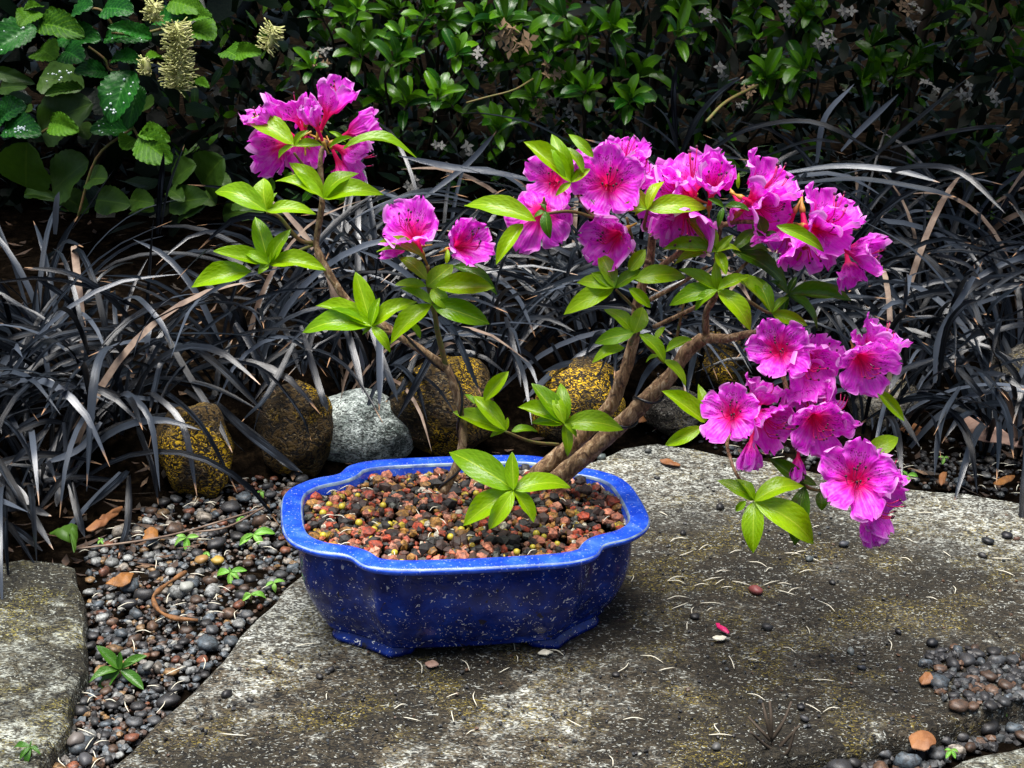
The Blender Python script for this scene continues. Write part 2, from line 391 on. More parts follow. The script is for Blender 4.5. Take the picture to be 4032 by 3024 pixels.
slab([S(*p) for p in [(1995, 1668), (2073, 1636), (2140, 1618), (2212, 1606), (2350, 1590), (2420, 1700), (2200, 1800), (2000, 1760)]],
     M['slab2'], 'olive flagstone corner past the dark pebbles beside the bare twigs', seed=3)

# ------------------------------------------------------------------ boulders and pebbles
def rock_mesh(name, size, mat, seed, sub=4, rough=.18, flat=.0, freq=1.4):
    bm = bmesh.new(); bmesh.ops.create_icosphere(bm, subdivisions=sub, radius=1)
    o = V((seed * 3.7, seed * 1.9, seed * 5.1))
    for v in bm.verts:
        p = v.co.copy()
        k = 1 + rough * noise.noise(p * freq + o) * 2 + rough * .45 * noise.noise(p * freq * 2.7 + o)
        p *= k
        v.co = V((p.x * size[0], p.y * size[1], p.z * size[2]))
    for f in bm.faces: f.smooth = True
    me = bpy.data.meshes.new(name); bm.to_mesh(me); bm.free(); me.materials.append(mat); return me
def boulder(u0, u1, vt, vb, mat, label, seed, depth=.8, name='boulder', Y=None, rough=.13):
    """boulder whose picture spans u0..u1 and vt..vb; it stands on the soil at its lower edge"""
    uc = (u0 + u1) / 2
    base = G(S(uc, vb), -.02) if Y is None else A(S(uc, vb), Y)
    D = (base - CAM).length * .99
    w = (u1 - u0) * 4032 / 2212 / FPX * D / 2
    h = (vb - vt) * 4032 / 2212 / FPX * D / 1.0 * .56
    c = base + V((0, w * depth * .8, h * .86))
    me = rock_mesh('boulder', (w, w * depth, h), mat, seed, rough=rough)
    o = link(name, me, None, Matrix.Translation(c))
    return tag(o, label, 'boulder', None)
boulder(338, 496, 885, 1080, M['boulder'], 'ochre upright boulder with black grass blades hanging over it', 1)
boulder(552, 712, 838, 1035, M['boulder'], 'yellow-flecked brown boulder left of the pale granite stone', 2)
boulder(838, 1075, 800, 995, M['boulder'], 'wide yellow-flecked boulder right of the pale granite stone', 3, Y=1.70)
boulder(1150, 1345, 800, 965, M['boulder'], 'rusty ochre boulder behind the leaning azalea trunk', 4, Y=1.74)
boulder(1395, 1530, 850, 945, M['boulder2'], 'small dull brown stone between trunk and flagstone edge', 5, Y=1.80)
boulder(1475, 1620, 735, 850, M['boulder'], 'half hidden brown boulder behind the trunk fork', 6, Y=1.92)
boulder(1835, 1990, 835, 965, M['boulder2'], 'pale grey boulder under black grass behind hanging magenta flowers', 7, Y=1.86)
boulder(2125, 2300, 775, 930, M['boulder2'], 'olive grey boulder at the far end of the bed edge', 8, Y=1.90)
# the pale granite stone with a toe to one side
def granite():
    base = G(S(785, 1020), -.02); D = (base - CAM).length; k = 4032 / 2212 / FPX * D
    bm = bmesh.new(); bmesh.ops.create_icosphere(bm, subdivisions=4, radius=1)
    for v in bm.verts:
        p = v.co.copy(); q = p * (1 + .10 * noise.noise(p * 1.5 + V((4, 1, 2))) + .03 * noise.noise(p * 5))
        # steep left shoulder, long slope to the right, toe at lower left
        x = q.x; z = q.z
        top = 1.0 if x < -.1 else 1 - .42 * min(1, (x + .1) / 1.1) ** 1.2
        z = z * top if z > 0 else z
        if x < -.35 and z < -.1: x -= .32 * min(1, (-z - .1) / .5)
        v.co = V((x * 124 * k, q.y * 84 * k, z * 90 * k))
    for f in bm.faces: f.smooth = True
    me = bpy.data.meshes.new('granite'); bm.to_mesh(me); bm.free(); me.materials.append(M['granite'])
    tag(link('granite_stone', me, None, Matrix.Translation(base + V((-.004, .06, 60 * k)))), 'pale speckled granite stone touching the back of the pot', 'stone')
granite()

PEB = [rock_mesh('pebble', (1, ru(.65, .95), ru(.45, .7)), M['pebble'], 20 + i, 2, .18) for i in range(8)]
PCLS = {'pale grey': (.24, .25, .24), 'blue-grey': (.09, .115, .135), 'slate grey': (.06, .065, .07), 'charcoal': (.02, .021, .024), 'tan': (.26, .15, .06), 'brown': (.10, .055, .032), 'buff': (.24, .21, .17), 'rusty': (.20, .065, .03)}
PCM = {}
for k_, c_ in PCLS.items():
    mt_ = pebble_mat(k_.replace(' ', '_') + '_pebble', [(0, tuple(c * .7 for c in c_)), (.35, c_), (.7, tuple(c * 1.35 for c in c_))], False)
    PCM[k_] = []
    for me in PEB[:4]:
        c = me.copy(); c.materials.clear(); c.materials.append(mt_); PCM[k_].append(c)
def pick_class(dark): return rnd.choice(['charcoal', 'charcoal', 'charcoal', 'slate grey', 'brown', 'blue-grey'] if dark else ['pale grey', 'blue-grey', 'blue-grey', 'slate grey', 'slate grey', 'charcoal', 'tan', 'brown', 'buff', 'rusty', 'charcoal', 'pale grey'])
PEBD = []
for me in PEB:
    c = me.copy(); c.materials.clear(); c.materials.append(M['dark_pebble']); PEBD.append(c)
def inpoly(p, poly):
    c = False; j = len(poly) - 1
    for i in range(len(poly)):
        a, b = poly[i], poly[j]
        if (a[1] > p[1]) != (b[1] > p[1]) and p[0] < (b[0] - a[0]) * (p[1] - a[1]) / (b[1] - a[1]) + a[0]: c = not c
        j = i
    return c
def place_pebble(p, r, label, group, dark=False, mat=None, z0=0.0, name='pebble'):
    if not mat:
        k_ = pick_class(dark); me = rnd.choice(PCM[k_]); label = k_ + ' ' + label; group = k_ + ' ' + group
    else: me = rnd.choice(PEB)
    if mat:
        me = me.copy(); me.materials.clear(); me.materials.append(mat)
    mw = Matrix.Translation(V((p.x, p.y, z0 + r * .45))) @ Matrix.Rotation(ru(0, 6.28), 4, 'Z') @ Matrix.Rotation(ru(-.3, .3), 4, 'X') @ Matrix.Scale(r, 4)
    o = link(name, me, None, mw); return tag(o, label, 'pebble', group)
def gravel_stuff(name, count, sampler, rlo, rhi, mat, label, cat, sub=1, z=lambda p: 0, rough=.2, layers=.004, squash=.7):
    vs_, fs = [], []
    bm = bmesh.new(); bmesh.ops.create_icosphere(bm, subdivisions=sub, radius=1)
    tv = [v.co.copy() for v in bm.verts]; tf = [tuple(v.index for v in f.verts) for f in bm.faces]; bm.free()
    for i in range(count):
        p = sampler()
        if p is None: continue
        r = ru(rlo, rhi); o = len(vs_); R = Matrix.Rotation(ru(0, 6.28), 3, 'Z') @ Matrix.Rotation(ru(-.6, .6), 3, 'X')
        sc = V((1, ru(.6, 1), ru(.45, .85) * squash / .7)); c = V((p.x, p.y, z(p) + ru(0, layers)))
        for q in tv: vs_.append(c + R @ V((q.x * sc.x, q.y * sc.y, q.z * sc.z)) * r * (1 + ru(-rough, rough)))
        fs += [tuple(o + k for k in f) for f in tf]
    return tag(link(name, mesh(name, vs_, fs, mat, smooth=(sub > 1))), label, cat, None, 'stuff')
STRIP = [(190, 1195), (330, 1090), (520, 1040), (660, 1020), (655, 1225), (600, 1290), (515, 1372), (480, 1425), (420, 1484), (330, 1565), (235, 1659), (215, 1720), (60, 1720), (125, 1600), (153, 1560), (158, 1512), (172, 1482), (192, 1440), (192, 1330)]
BACK = [(1380, 950), (1420, 905), (1600, 880), (1800, 930), (2000, 950), (2250, 960), (2260, 1085), (2100, 1060), (1950, 1045), (1850, 1025), (1600, 980), (1500, 955)]
CORNER = [(1560, 1655), (1720, 1634), (1820, 1612), (1960, 1592), (2070, 1558), (2260, 1500), (2260, 1592), (2140, 1612), (2060, 1636), (1990, 1665), (1900, 1720), (1500, 1720)]
def poly_sampler(poly, z=-.022):
    x0 = min(p[0] for p in poly); x1 = max(p[0] for p in poly); y0 = min(p[1] for p in poly); y1 = max(p[1] for p in poly)
    def f():
        for _ in range(44):
            p = (ru(x0, x1), ru(y0, y1))
            if inpoly(p, poly): return G(S(*p), z)
    return f
bz = lambda p: max(-.026, bed_h(p.x, p.y) - .002)
gravel_stuff('gravel', 3000, poly_sampler(STRIP), .0018, .0052, M['pebble'], 'fine river gravel filling the strip between the two flagstones', 'gravel', 1, bz, layers=.006)
gravel_stuff('gravel', 800, poly_sampler(BACK), .002, .006, M['dark_pebble'], 'dark gritty gravel between the flagstone and the far boulders', 'gravel', 1, bz)
gravel_stuff('gravel', 700, poly_sampler(CORNER), .003, .007, M['dark_pebble'], 'dark gravel in the joint beside the bare twigs', 'gravel', 1, bz)
taken = []
def spaced(p, r):
    for q, s in taken:
        if (q - p).length < (r + s) * .8: return False
    taken.append((p.copy(), r)); return True
f = poly_sampler(STRIP); n = 0
while n < 270:
    p = f(); r = ru(.0045, .0085) if rnd.random() < .82 else ru(.008, .0125)
    if p is None or not spaced(p, r): 
        n += .05; continue
    place_pebble(p, r, 'rounded river pebble lying in the gravel strip between the flagstones', 'river pebbles in the gravel strip', z0=bz(p) + .003); n += 1
f = poly_sampler(CORNER); n = 0
while n < 46:
    p = f(); r = ru(.007, .013)
    if p is None or not spaced(p, r): 
        n += .05; continue
    place_pebble(p, r, 'pebble in the joint beside the bare twigs', 'pebbles in the stone joint', rnd.random() < .7, z0=bz(p) + .003); n += 1
f = poly_sampler(BACK); n = 0
while n < 26:
    p = f(); r = ru(.005, .010)
    if p is None or not spaced(p, r): 
        n += .05; continue
    place_pebble(p, r, 'pebble in the dark gravel behind the big flagstone', 'pebbles behind the flagstone', rnd.random() < .5, z0=bz(p) + .003); n += 1
# pebbles that can be told apart
def named_pebble(u, v, rpx, label, c, rough=.5, z=0.0, c2=None):
    p = G(S(u, v), z); D = (p - CAM).length; r = rpx * 4032 / 2212 / FPX * D
    key = 'peb_' + label[:24]
    if key not in M: M[key] = simple(key, c, rough, c2 or tuple(k * .6 for k in c), 200)
    place_pebble(p, r, label, None, mat=M[key], z0=z)
named_pebble(403, 1275, 18, 'round pale grey pebble beside the curled brown tendril', (.36, .37, .33), z=-.015)
named_pebble(437, 1215, 17, 'smooth tan pebble standing out in the gravel strip', (.34, .19, .06), z=-.015)
named_pebble(470, 1217, 15, 'yellow ochre pebble next to the tan one', (.46, .30, .05), z=-.015)
named_pebble(320, 1445, 16, 'speckled round grey pebble beside the grey flagstone edge', (.22, .22, .2), z=-.015)
named_pebble(185, 1648, 20, 'smooth charcoal pebble at the narrow end of the gravel strip', (.07, .07, .075), z=-.015)
named_pebble(165, 1605, 20, 'grey-brown oval pebble at the narrow end of the gravel strip', (.16, .14, .125), z=-.015)
named_pebble(1299, 992, 12, 'smooth grey-green pebble on the flagstone behind the pot rim', (.10, .125, .12), .35)
named_pebble(1400, 977, 9, 'dark speckled pebble on the pale flagstone edge', (.06, .065, .06))
named_pebble(1419, 1035, 7, 'tiny angular black pebble on the pale flagstone', (.012, .012, .014))
def zb_pebble(x, y, rz, label, c):
    q = ZB(x, y); k = 2212 / 4032; named_pebble(q[0] * k, q[1] * k, rz * .3386, label, c)
zb_pebble(445, 545, 52, 'dull red pebble lying alone on the flagstone', (.22, .055, .05))
zb_pebble(1005, 245, 36, 'dark slate pebble under the hanging magenta flowers', (.05, .055, .065))
zb_pebble(790, 335, 34, 'slate green chip beyond the dull red pebble', (.07, .085, .085))
zb_pebble(1925, 225, 40, 'black oval pebble towards the flagstone end under the boulders', (.015, .017, .02))
zb_pebble(2050, 190, 38, 'black angular pebble touching a small brown one', (.012, .012, .015))
zb_pebble(2110, 205, 22, 'small brown pebble touching the black angular one', (.10, .05, .03))
zb_pebble(1890, 315, 30, 'small black chip near the black oval pebble', (.015, .014, .014))
zb_pebble(1570, 875, 42, 'shiny black pebble at the tip of the pebble drift', (.010, .011, .013))
zb_pebble(1355, 800, 28, 'black pebble chip halfway along the flagstone', (.012, .012, .014))
zb_pebble(1050, 925, 34, 'white veined dark pebble on the flagstone', (.16, .18, .17))
zb_pebble(1120, 1030, 30, 'small bluish black pebble on the flagstone', (.03, .035, .045))
zb_pebble(735, 1278, 30, 'black oval pebble above the bare twigs', (.012, .012, .014))
zb_pebble(755, 1355, 34, 'dark grey pebble beside the bare twigs', (.045, .045, .047))
zb_pebble(195, 1535, 34, 'round grey pebble near the flagstone foot', (.09, .09, .085))
zb_pebble(520, 775, 40, 'flat dark chip beside the fallen pink bud', (.03, .03, .03))
zb_pebble(935, 485, 22, 'tiny black chip right of the dull red pebble', (.012, .012, .012))
DR = [(1990, 1425), (2040, 1400), (2120, 1405), (2200, 1420), (2260, 1440), (2260, 1500), (2150, 1530), (2080, 1545), (2020, 1500)]
f = poly_sampler(DR, 0); n = 0
gravel_stuff('gravel', 260, f, .002, .006, M['dark_pebble'], 'dark grit under the pebble drift on the flagstone end', 'gravel', 1, lambda p: .001, layers=.003)
while n < 52:
    p = f(); r = ru(.0055, .0115)
    if p is None or not spaced(p, r):
        n += .05; continue
    place_pebble(p, r, 'pebble in the drift spilled over the flagstone end', 'pebbles spilled on the flagstone', True); n += 1
for u, v, r, lb in [(715, 1450, 11, 'dark chip in front of the near pot foot'), (690, 1465, 10, 'small slate chip beside the dark one before the pot'), (1555, 1100, 13, 'flat dark chip under the lower azalea leaves'), (1500, 1335, 11, 'black flake on damp stone right of the pot'), (490, 1505, 14, 'black shard on the flagstone before the pebble strip'), (540, 1515, 8, 'small grey chip near the black shard'), (1330, 1460, 9, 'little black chip before the pot'), (1475, 1155, 10, 'brown-black chip close to the pot side')]:
    named_pebble(u, v, r, lb, (.018, .017, .017))

# ------------------------------------------------------------------ pot
PC, PROT, RIMZ, RIMW = V((-0.0414, 1.303, 0)), .1757, .112, .3605
TAB = [(0, .491), (5.6, .4925), (9.4, .4955), (13.1, .498), (16.9, .498), (20.6, .4935), (24.4, .482), (28.1, .469), (31.9, .451), (34.5, .433), (37, .4200), (39.3, .4165), (41.6, .4205), (44.2, .4275), (46.9, .4315), (50.6, .4275), (54.4, .4195), (58.1, .4095), (61.9, .398), (65.6, .3875), (69.4, .3785), (73.1, .371), (76.9, .365), (80.6, .3608), (84.4, .3583), (90, .357)]
def rim_r(a):
    a = abs(math.degrees(math.atan2(sin(a), cos(a)))); a = min(a, 180 - a)
    for (a0, r0), (a1, r1) in zip(TAB, TAB[1:]):
        if a <= a1 + 1e-6: return r0 + (r1 - r0) * (a - a0) / (a1 - a0)
    return TAB[-1][1]
NP = 240
def outline():
    pts = [V((rim_r(2 * pi * i / NP) * cos(2 * pi * i / NP), rim_r(2 * pi * i / NP) * sin(2 * pi * i / NP), 0)) * RIMW for i in range(NP)]
    for _ in range(1): pts = [(pts[i - 1] + pts[i] * 2 + pts[(i + 1) % NP]) / 4 for i in range(NP)]
    return pts
OUTL = outline()
def pot_ring(inset, z, k=1.0):
    """outline pulled inwards along its normals, then smoothed a little"""
    pts = []
    for i in range(NP):
        t = (OUTL[(i + 2) % NP] - OUTL[i - 2]).normalized(); nn = V((t.y, -t.x, 0))
        pts.append(OUTL[i] - nn * inset)
    for _ in range(int(inset * 140 + max(0, inset - .024) * 900)): pts = [(pts[i - 1] + pts[i] * 2 + pts[(i + 1) % NP]) / 4 for i in range(NP)]
    return [V((p.x, p.y, z)) for p in pts]
POTM = Matrix.Translation(PC) @ Matrix.Rotation(PROT, 4, 'Z')
def loft(rings, mats, fmats, cap_first=False, cap_last=False):
    vs_ = [v for r in rings for v in r]; fs = []; fm = []
    for k in range(len(rings) - 1):
        for i in range(NP):
            j = (i + 1) % NP; fs.append((k * NP + i, k * NP + j, (k + 1) * NP + j, (k + 1) * NP + i)); fm.append(fmats[k])
    if cap_last: fs.append(tuple((len(rings) - 1) * NP + i for i in range(NP))); fm.append(fmats[-1])
    return mesh('pot_part', vs_, fs, mats, True, None, fm)
pot = link('bonsai_pot', None, None, POTM); tag(pot, 'shallow lobed blue glazed bonsai pot full of red grit', 'pot')
R = lambda ins, z: pot_ring(ins, RIMZ + z)
rim = loft([R(.0255, -.022), R(.0225, -.012), R(.0212, -.003), R(.0205, -.0008), R(.0192, .0000), R(.012, .0010), R(.0030, .0004), R(.0016, -.0004), R(.0004, -.0016), R(.0000, -.0028), R(.0008, -.0056), R(.0030, -.0072), R(.012, -.0090), R(.0175, -.012)],
           [M['glaze_rim_lit'], M['glaze_edge']], [0, 0, 1, 1, 0, 0, 0, 1, 0, 0, 0, 0, 0])
link('rim', rim, pot, POTM)
body = loft([R(.0165, -.0085), R(.0170, -.014), R(.0162, -.022), R(.0160, -.034), R(.0172, -.050), R(.0205, -.064), R(.0265, -.078), R(.033, -.091), R(.039, -.0975), R(.0385, -.0995), R(.0395, -.1020), R(.050, -.1030)],
            [M['glaze']], [0] * 11, cap_last=True)
link('body', body, pot, POTM)
liner = loft([R(.024, -.010), R(.028, -.03)], [M['soil']], [0], cap_last=True)
link('soil', liner, pot, POTM)
def pot_foot(a0):
    ring_o, ring_t, ring_i = pot_ring(.034, 0), pot_ring(.040, 0), pot_ring(.058, 0)
    vs_, fs = [], []; n = 26; span = 34
    for i in range(n + 1):
        k = (a0 - span // 2 + round(i * span / n)) % NP
        s = max(0.0, sin(pi * i / n)) ** .6; e = 1 - s          # ends curl inwards under the body
        o, t, q = ring_o[k], ring_t[k], ring_i[k]
        vs_ += [t.lerp(q, .15 + .5 * e) + V((0, 0, .0135)), t.lerp(q, .02 + .6 * e) + V((0, 0, .0085)), o.lerp(q, .05 + .65 * e) + V((0, 0, .0040)), o.lerp(q, .04 + .65 * e) + V((0, 0, .0005)), o.lerp(q, .9) + V((0, 0, .0005)), V((q.x, q.y, .0135))]
    for i in range(n):
        for j in range(5): fs.append((i * 6 + j, i * 6 + j + 1, i * 6 + j + 7, i * 6 + j + 6))
    return mesh('foot', vs_, fs, M['glaze'])
for qd in (40, 140, 220, 320):
    link('foot', pot_foot(int(qd / 360 * NP)), pot, POTM)

# grit in the pot
INN = [(p.x, p.y) for p in pot_ring(.0235, 0)]
def pot_sample():
    for _ in range(50):
        p = (ru(-.18, .18), ru(-.13, .13))
        if inpoly(p, INN): return POTM @ V((p[0], p[1], 0))
def grit_z(p):
    q = POTM.inverted() @ p
    return RIMZ - .0135 + .010 * math.exp(-((q.x - .06) ** 2 + (q.y - .02) ** 2) / .006) + .003 * noise.noise(p * 30)
gravel_stuff('potting_grit', 2100, pot_sample, .0025, .0054, M['grit'], 'red and brown lava grit filling the blue pot', 'grit', 1, grit_z, .25, .005, .9)
GRIT = {}
for k_, c_ in {'red': (.42, .06, .022), 'salmon': (.58, .20, .11), 'ochre': (.40, .19, .035), 'dark brown': (.06, .028, .018), 'charcoal': (.016, .014, .013)}.items():
    mt_ = pebble_mat(k_.replace(' ', '_') + '_lava', [(0, tuple(c * .75 for c in c_)), (.4, c_), (.75, tuple(min(.8, c * 1.3) for c in c_))], False, .65)
    GRIT[k_] = [rock_mesh('grit', (1, ru(.6, .95), ru(.6, .8)), mt_, 50 + i, 1, .30, freq=2.2) for i in range(5)]
    for me in GRIT[k_]:
        for p in me.polygons: p.use_smooth = False
for i in range(240):
    k_ = rnd.choice(list(GRIT) + ['dark brown', 'charcoal']); p = pot_sample(); r = ru(.0050, .0088)
    mw = Matrix.Translation(V((p.x, p.y, grit_z(p) + r * .5 + .002))) @ Matrix.Rotation(ru(0, 6.3), 4, 'Z') @ Matrix.Rotation(ru(-.6, .6), 4, 'X') @ Matrix.Scale(r, 4)
    tag(link('lava_rock', rnd.choice(GRIT[k_]), None, mw), k_ + ' angular lava chip on top of the grit in the pot', 'lava rock', k_ + ' lava chips in the pot')
fm = rock_mesh('fertiliser', (1, 1, .95), M['fert'], 90, 2, .03)
for i in range(44):
    p = pot_sample(); q = POTM.inverted() @ p
    if q.x > .09 or q.y > .05: continue
    r = ru(.0027, .0038)
    tag(link('fertiliser_pellet', fm, None, Matrix.Translation(V((p.x, p.y, grit_z(p) + .0065))) @ Matrix.Scale(r, 4)), 'round yellow fertiliser pellet on the grit in the pot', 'pellet', 'yellow fertiliser pellets in the pot')

# ------------------------------------------------------------------ leaves (unit meshes: base at the origin, tip at +Y)
def leaf_mesh(name, mat, prof, nx=4, ny=9, arch=.12, fold=.12, curl=0.0, rib=0.0, nrib=9, wav=0.0, scal=0.0, seed=0):
    vs_, fs, uv = [], [], []
    for j in range(ny + 1):
        s = j / ny; w = prof(s)
        for i in range(nx + 1):
            t = i / nx * 2 - 1
            ww = w * (1 + scal * sin(s * nrib * 2 * pi) * abs(t))
            z = arch * (sin(pi * min(1, s * .95)) - .6 * s * s) + fold * abs(t) * w - curl * s ** 3
            if rib: z += rib * sin((s - .35 * abs(t)) * nrib * 2 * pi) * min(1, abs(t) * 3)
            z += wav * noise.noise(V((t * 1.5, s * 4, seed * 3.1))) * (.3 + abs(t))
            vs_.append((ww * t * .5, s, z)); uv.append((.5 + t * .5, s))
    n = nx + 1
    for j in range(ny):
        for i in range(nx): fs.append((j * n + i, j * n + i + 1, (j + 1) * n + i + 1, (j + 1) * n + i))
    return mesh(name, vs_, fs, mat, True, uv)
def P_ell(s): return max(.03, sin(pi * s ** .92) ** .72 * (1.02 - .12 * s)) if 0 < s < 1 else .02
def P_obo(s): return max(.08, .08 + .92 * math.sqrt(max(0, 1 - abs(2 * s ** 1.25 - 1) ** 3.2))) * (.45 + .55 * min(1, s * 2)) if s < 1 else .16
def P_rnd(s): return max(.05, sin(pi * s ** .8) ** .55) if 0 < s < 1 else .04
LEAF = {k: [leaf_mesh('leaf', M[k], P_ell, arch=a, fold=f, curl=c, wav=.05, seed=i) for i, (a, f, c) in enumerate([(.10, .14, .05), (.05, .20, .0), (.14, .10, .12), (.02, .16, -.06), (.08, .06, .18)])] for k in ('aza_leaf', 'aza_dark', 'weed', 'weed_dark')}
HLEAF = [leaf_mesh('leaf', M['hedge_leaf'], P_obo, 4, 10, a, f, c) for a, f, c in [(.10, .12, .0), (.05, .2, .12), (.14, .05, .05), (.0, .15, -.1)]]
HSHADE = [leaf_mesh('leaf', M['hedge_shade'], P_obo, 4, 7, a, f, c) for a, f, c in [(.10, .12, .0), (.05, .2, .12)]]
FLEAF = {k: [leaf_mesh('leaf', M[k], P_rnd, 12, 40, a, .14, c, .024, 8, .05, .035, i) for i, (a, c) in enumerate([(.05, .05), (.0, .15), (.08, -.05)])] for k in ('foth_leaf', 'foth_light')}
FLEAF['foth_olive'] = [leaf_mesh('leaf', M['foth_olive'], P_rnd, 8, 20, a, .10, .05, .005, 8, .05, .04, i) for i, a in enumerate([.05, .0])]
TOCAM = (CAM - V((0, 1.3, .2))).normalized()
def put_leaf(parent, meshes, B, T, w, up=.55, cam=.8, jit=.35, name='leaf'):
    hint = V((0, 0, 1)) * up + TOCAM * cam + rvec() * jit
    return link(name, rnd.choice(meshes), parent, frame(B, T, hint, w))

# ------------------------------------------------------------------ azalea
AZ = empty('azalea_bonsai', POTM @ V((.075, .03, RIMZ)), 'azalea bonsai with magenta flowers leaning out of the blue pot', 'bonsai')
def branch(pts, Y0, Y1, r0, r1, mat='bark', name='branch', parent=AZ, sides=9, sub=6, knob=.22):
    n = len(pts); P = [A(p, Y0 + (Y1 - Y0) * i / (n - 1)) for i, p in enumerate(pts)]
    C = catmull(P, (n - 1) * sub); v_, f_ = [], []
    tube_geo(C, [r0 + (r1 - r0) * i / (len(C) - 1) for i in range(len(C))], sides, v_, f_, knob)
    link(name, mesh(name, v_, f_, M[mat]), parent); return C
def spiral(C, r, turns, i0, i1, name='training_wire'):
    v_, f_, P = [], [], []
    n = 14 * turns
    for i in range(n + 1):
        t = i0 + (i1 - i0) * i / n; k = t * (len(C) - 1); a = int(min(k, len(C) - 2)); p = C[a].lerp(C[a + 1], k - a)
        d = (C[a + 1] - C[a]).normalized(); x = d.cross(V((0, 1, 0))).normalized(); y = d.cross(x)
        q = 2 * pi * turns * i / n; P.append(p + (x * cos(q) + y * sin(q)) * r)
    tube_geo(P, [.0013] * len(P), 6, v_, f_); link(name, mesh(name, v_, f_, M['wire']), AZ)
c1 = branch([Z4(1545, 640), Z4(1700, 510), Z4(1850, 378), Z4(1990, 245), Z4(2120, 120), Z2(1110, 1150), Z2(1190, 1085)], 1.345, 1.31, .0095, .0062, name='trunk', knob=.3)
c2 = branch([Z4(1440, 615), Z4(1600, 480), Z4(1760, 330), Z4(1845, 230), Z4(1885, 100), Z2(800, 1290), Z2(850, 1110), Z2(868, 960), Z2(895, 830), Z2(935, 700), Z2(945, 560)], 1.37, 1.32, .0085, .0034, name='trunk')
c3 = branch([Z4(970, 700), Z4(1040, 560), Z4(1070, 430), Z4(1060, 280), Z4(1010, 110), Z4(975, 45)], 1.30, 1.31, .0048, .0032, name='trunk')
c4 = branch([Z4(985, 60), Z1(1300, 1605), Z1(1040, 1440), Z1(920, 1280), Z1(850, 1150), Z1(822, 1070), Z1(845, 920), Z1(858, 800), Z1(848, 650), Z1(850, 540), Z1(885, 455)], 1.31, 1.34, .0042, .0022)
branch([Z4(985, 60), Z1(1545, 1600), Z1(1520, 1450), Z1(1490, 1330), Z1(1485, 1200)], 1.31, 1.29, .0028, .0018, 'twig')
branch([Z1(822, 1070), Z1(720, 1045), Z1(600, 910), Z1(530, 885)], 1.33, 1.30, .0024, .0013, 'twig')
branch([Z1(850, 780), Z1(770, 640), Z1(690, 530)], 1.34, 1.33, .0018, .0012, 'twig')
branch([Z1(815, 1075), Z1(700, 1120), Z1(545, 1195)], 1.33, 1.29, .0016, .0012, 'twig')
branch([Z1(1300, 1605), Z1(1200, 1590), Z1(1150, 1560)], 1.31, 1.27, .0018, .0013, 'twig')
branch([Z2(1190, 1085), Z2(1300, 1085), Z2(1440, 1060), Z2(1560, 1075)], 1.31, 1.26, .0050, .0025)
branch([Z2(1205, 1085), Z2(1205, 960), Z2(1255, 860), Z2(1255, 670), Z2(1280, 520)], 1.31, 1.27, .0036, .0018)
branch([Z2(930, 720), Z2(860, 680), Z2(660, 495), Z2(560, 350)], 1.31, 1.27, .0026, .0016)
branch([Z2(860, 660), Z2(820, 500)], 1.32, 1.31, .0018, .0012, 'twig')
branch([Z2(660, 500), Z2(550, 470), Z2(430, 480)], 1.28, 1.25, .0017, .0013, 'twig')
branch([Z2(920, 560), Z2(905, 540), Z2(925, 450)], 1.30, 1.26, .0018, .0013, 'twig')
branch([Z2(980, 740), Z2(1090, 660), Z2(1260, 545), Z2(1420, 520), Z2(1560, 560)], 1.30, 1.25, .0028, .0018)
branch([Z2(930, 900), Z2(1080, 820), Z2(1210, 735)], 1.30, 1.27, .0020, .0013)
branch([Z2(950, 1030), Z2(1140, 940), Z2(1255, 860), Z2(1410, 710)], 1.31, 1.26, .0022, .0015)
branch([Z2(1250, 860), Z2(1400, 900), Z2(1520, 960), Z2(1600, 870)], 1.28, 1.26, .0018, .0013, 'twig')
branch([Z2(1060, 1090), Z2(1100, 900)], 1.30, 1.30, .0016, .0010, 'twig')
branch([Z2(870, 950), Z2(820, 900), Z2(770, 850)], 1.31, 1.28, .0016, .0012, 'twig')
branch([Z2(840, 1110), Z2(860, 1060)], 1.32, 1.28, .0020, .0013, 'twig')
branch([Z2(1000, 1200), Z2(930, 1130), Z2(885, 1065)], 1.31, 1.27, .0018, .0012, 'twig')
branch([Z2(1560, 1075), Z3(860, 420), Z3(900, 640), Z3(760, 780), Z3(560, 860), Z3(570, 1000), Z3(620, 1110), Z3(712, 1235)], 1.26, 1.20, .0026, .0012)
branch([Z3(900, 640), Z3(960, 900), Z3(1010, 1150), Z3(1250, 1180)], 1.25, 1.20, .0022, .0014, 'twig')
branch([Z3(860, 420), Z3(1100, 400), Z3(1240, 450)], 1.26, 1.23, .0022, .0014, 'twig')
branch([Z4(1600, 480), Z4(1600, 420), Z4(1590, 360)], 1.36, 1.31, .0022, .0016, 'twig')
branch([Z4(1560, 455), Z4(1420, 440), Z4(1290, 390)], 1.36, 1.31, .0016, .0013, 'twig')
branch([Z4(1470, 640), Z4(1400, 670), Z4(1330, 690)], 1.36, 1.24, .0018, .0014, 'twig')
spiral(c1, .0100, 2, .34, .66); spiral(c3, .0054, 2, 0, .95); spiral(c4, .0044, 1, 0.0, .2)

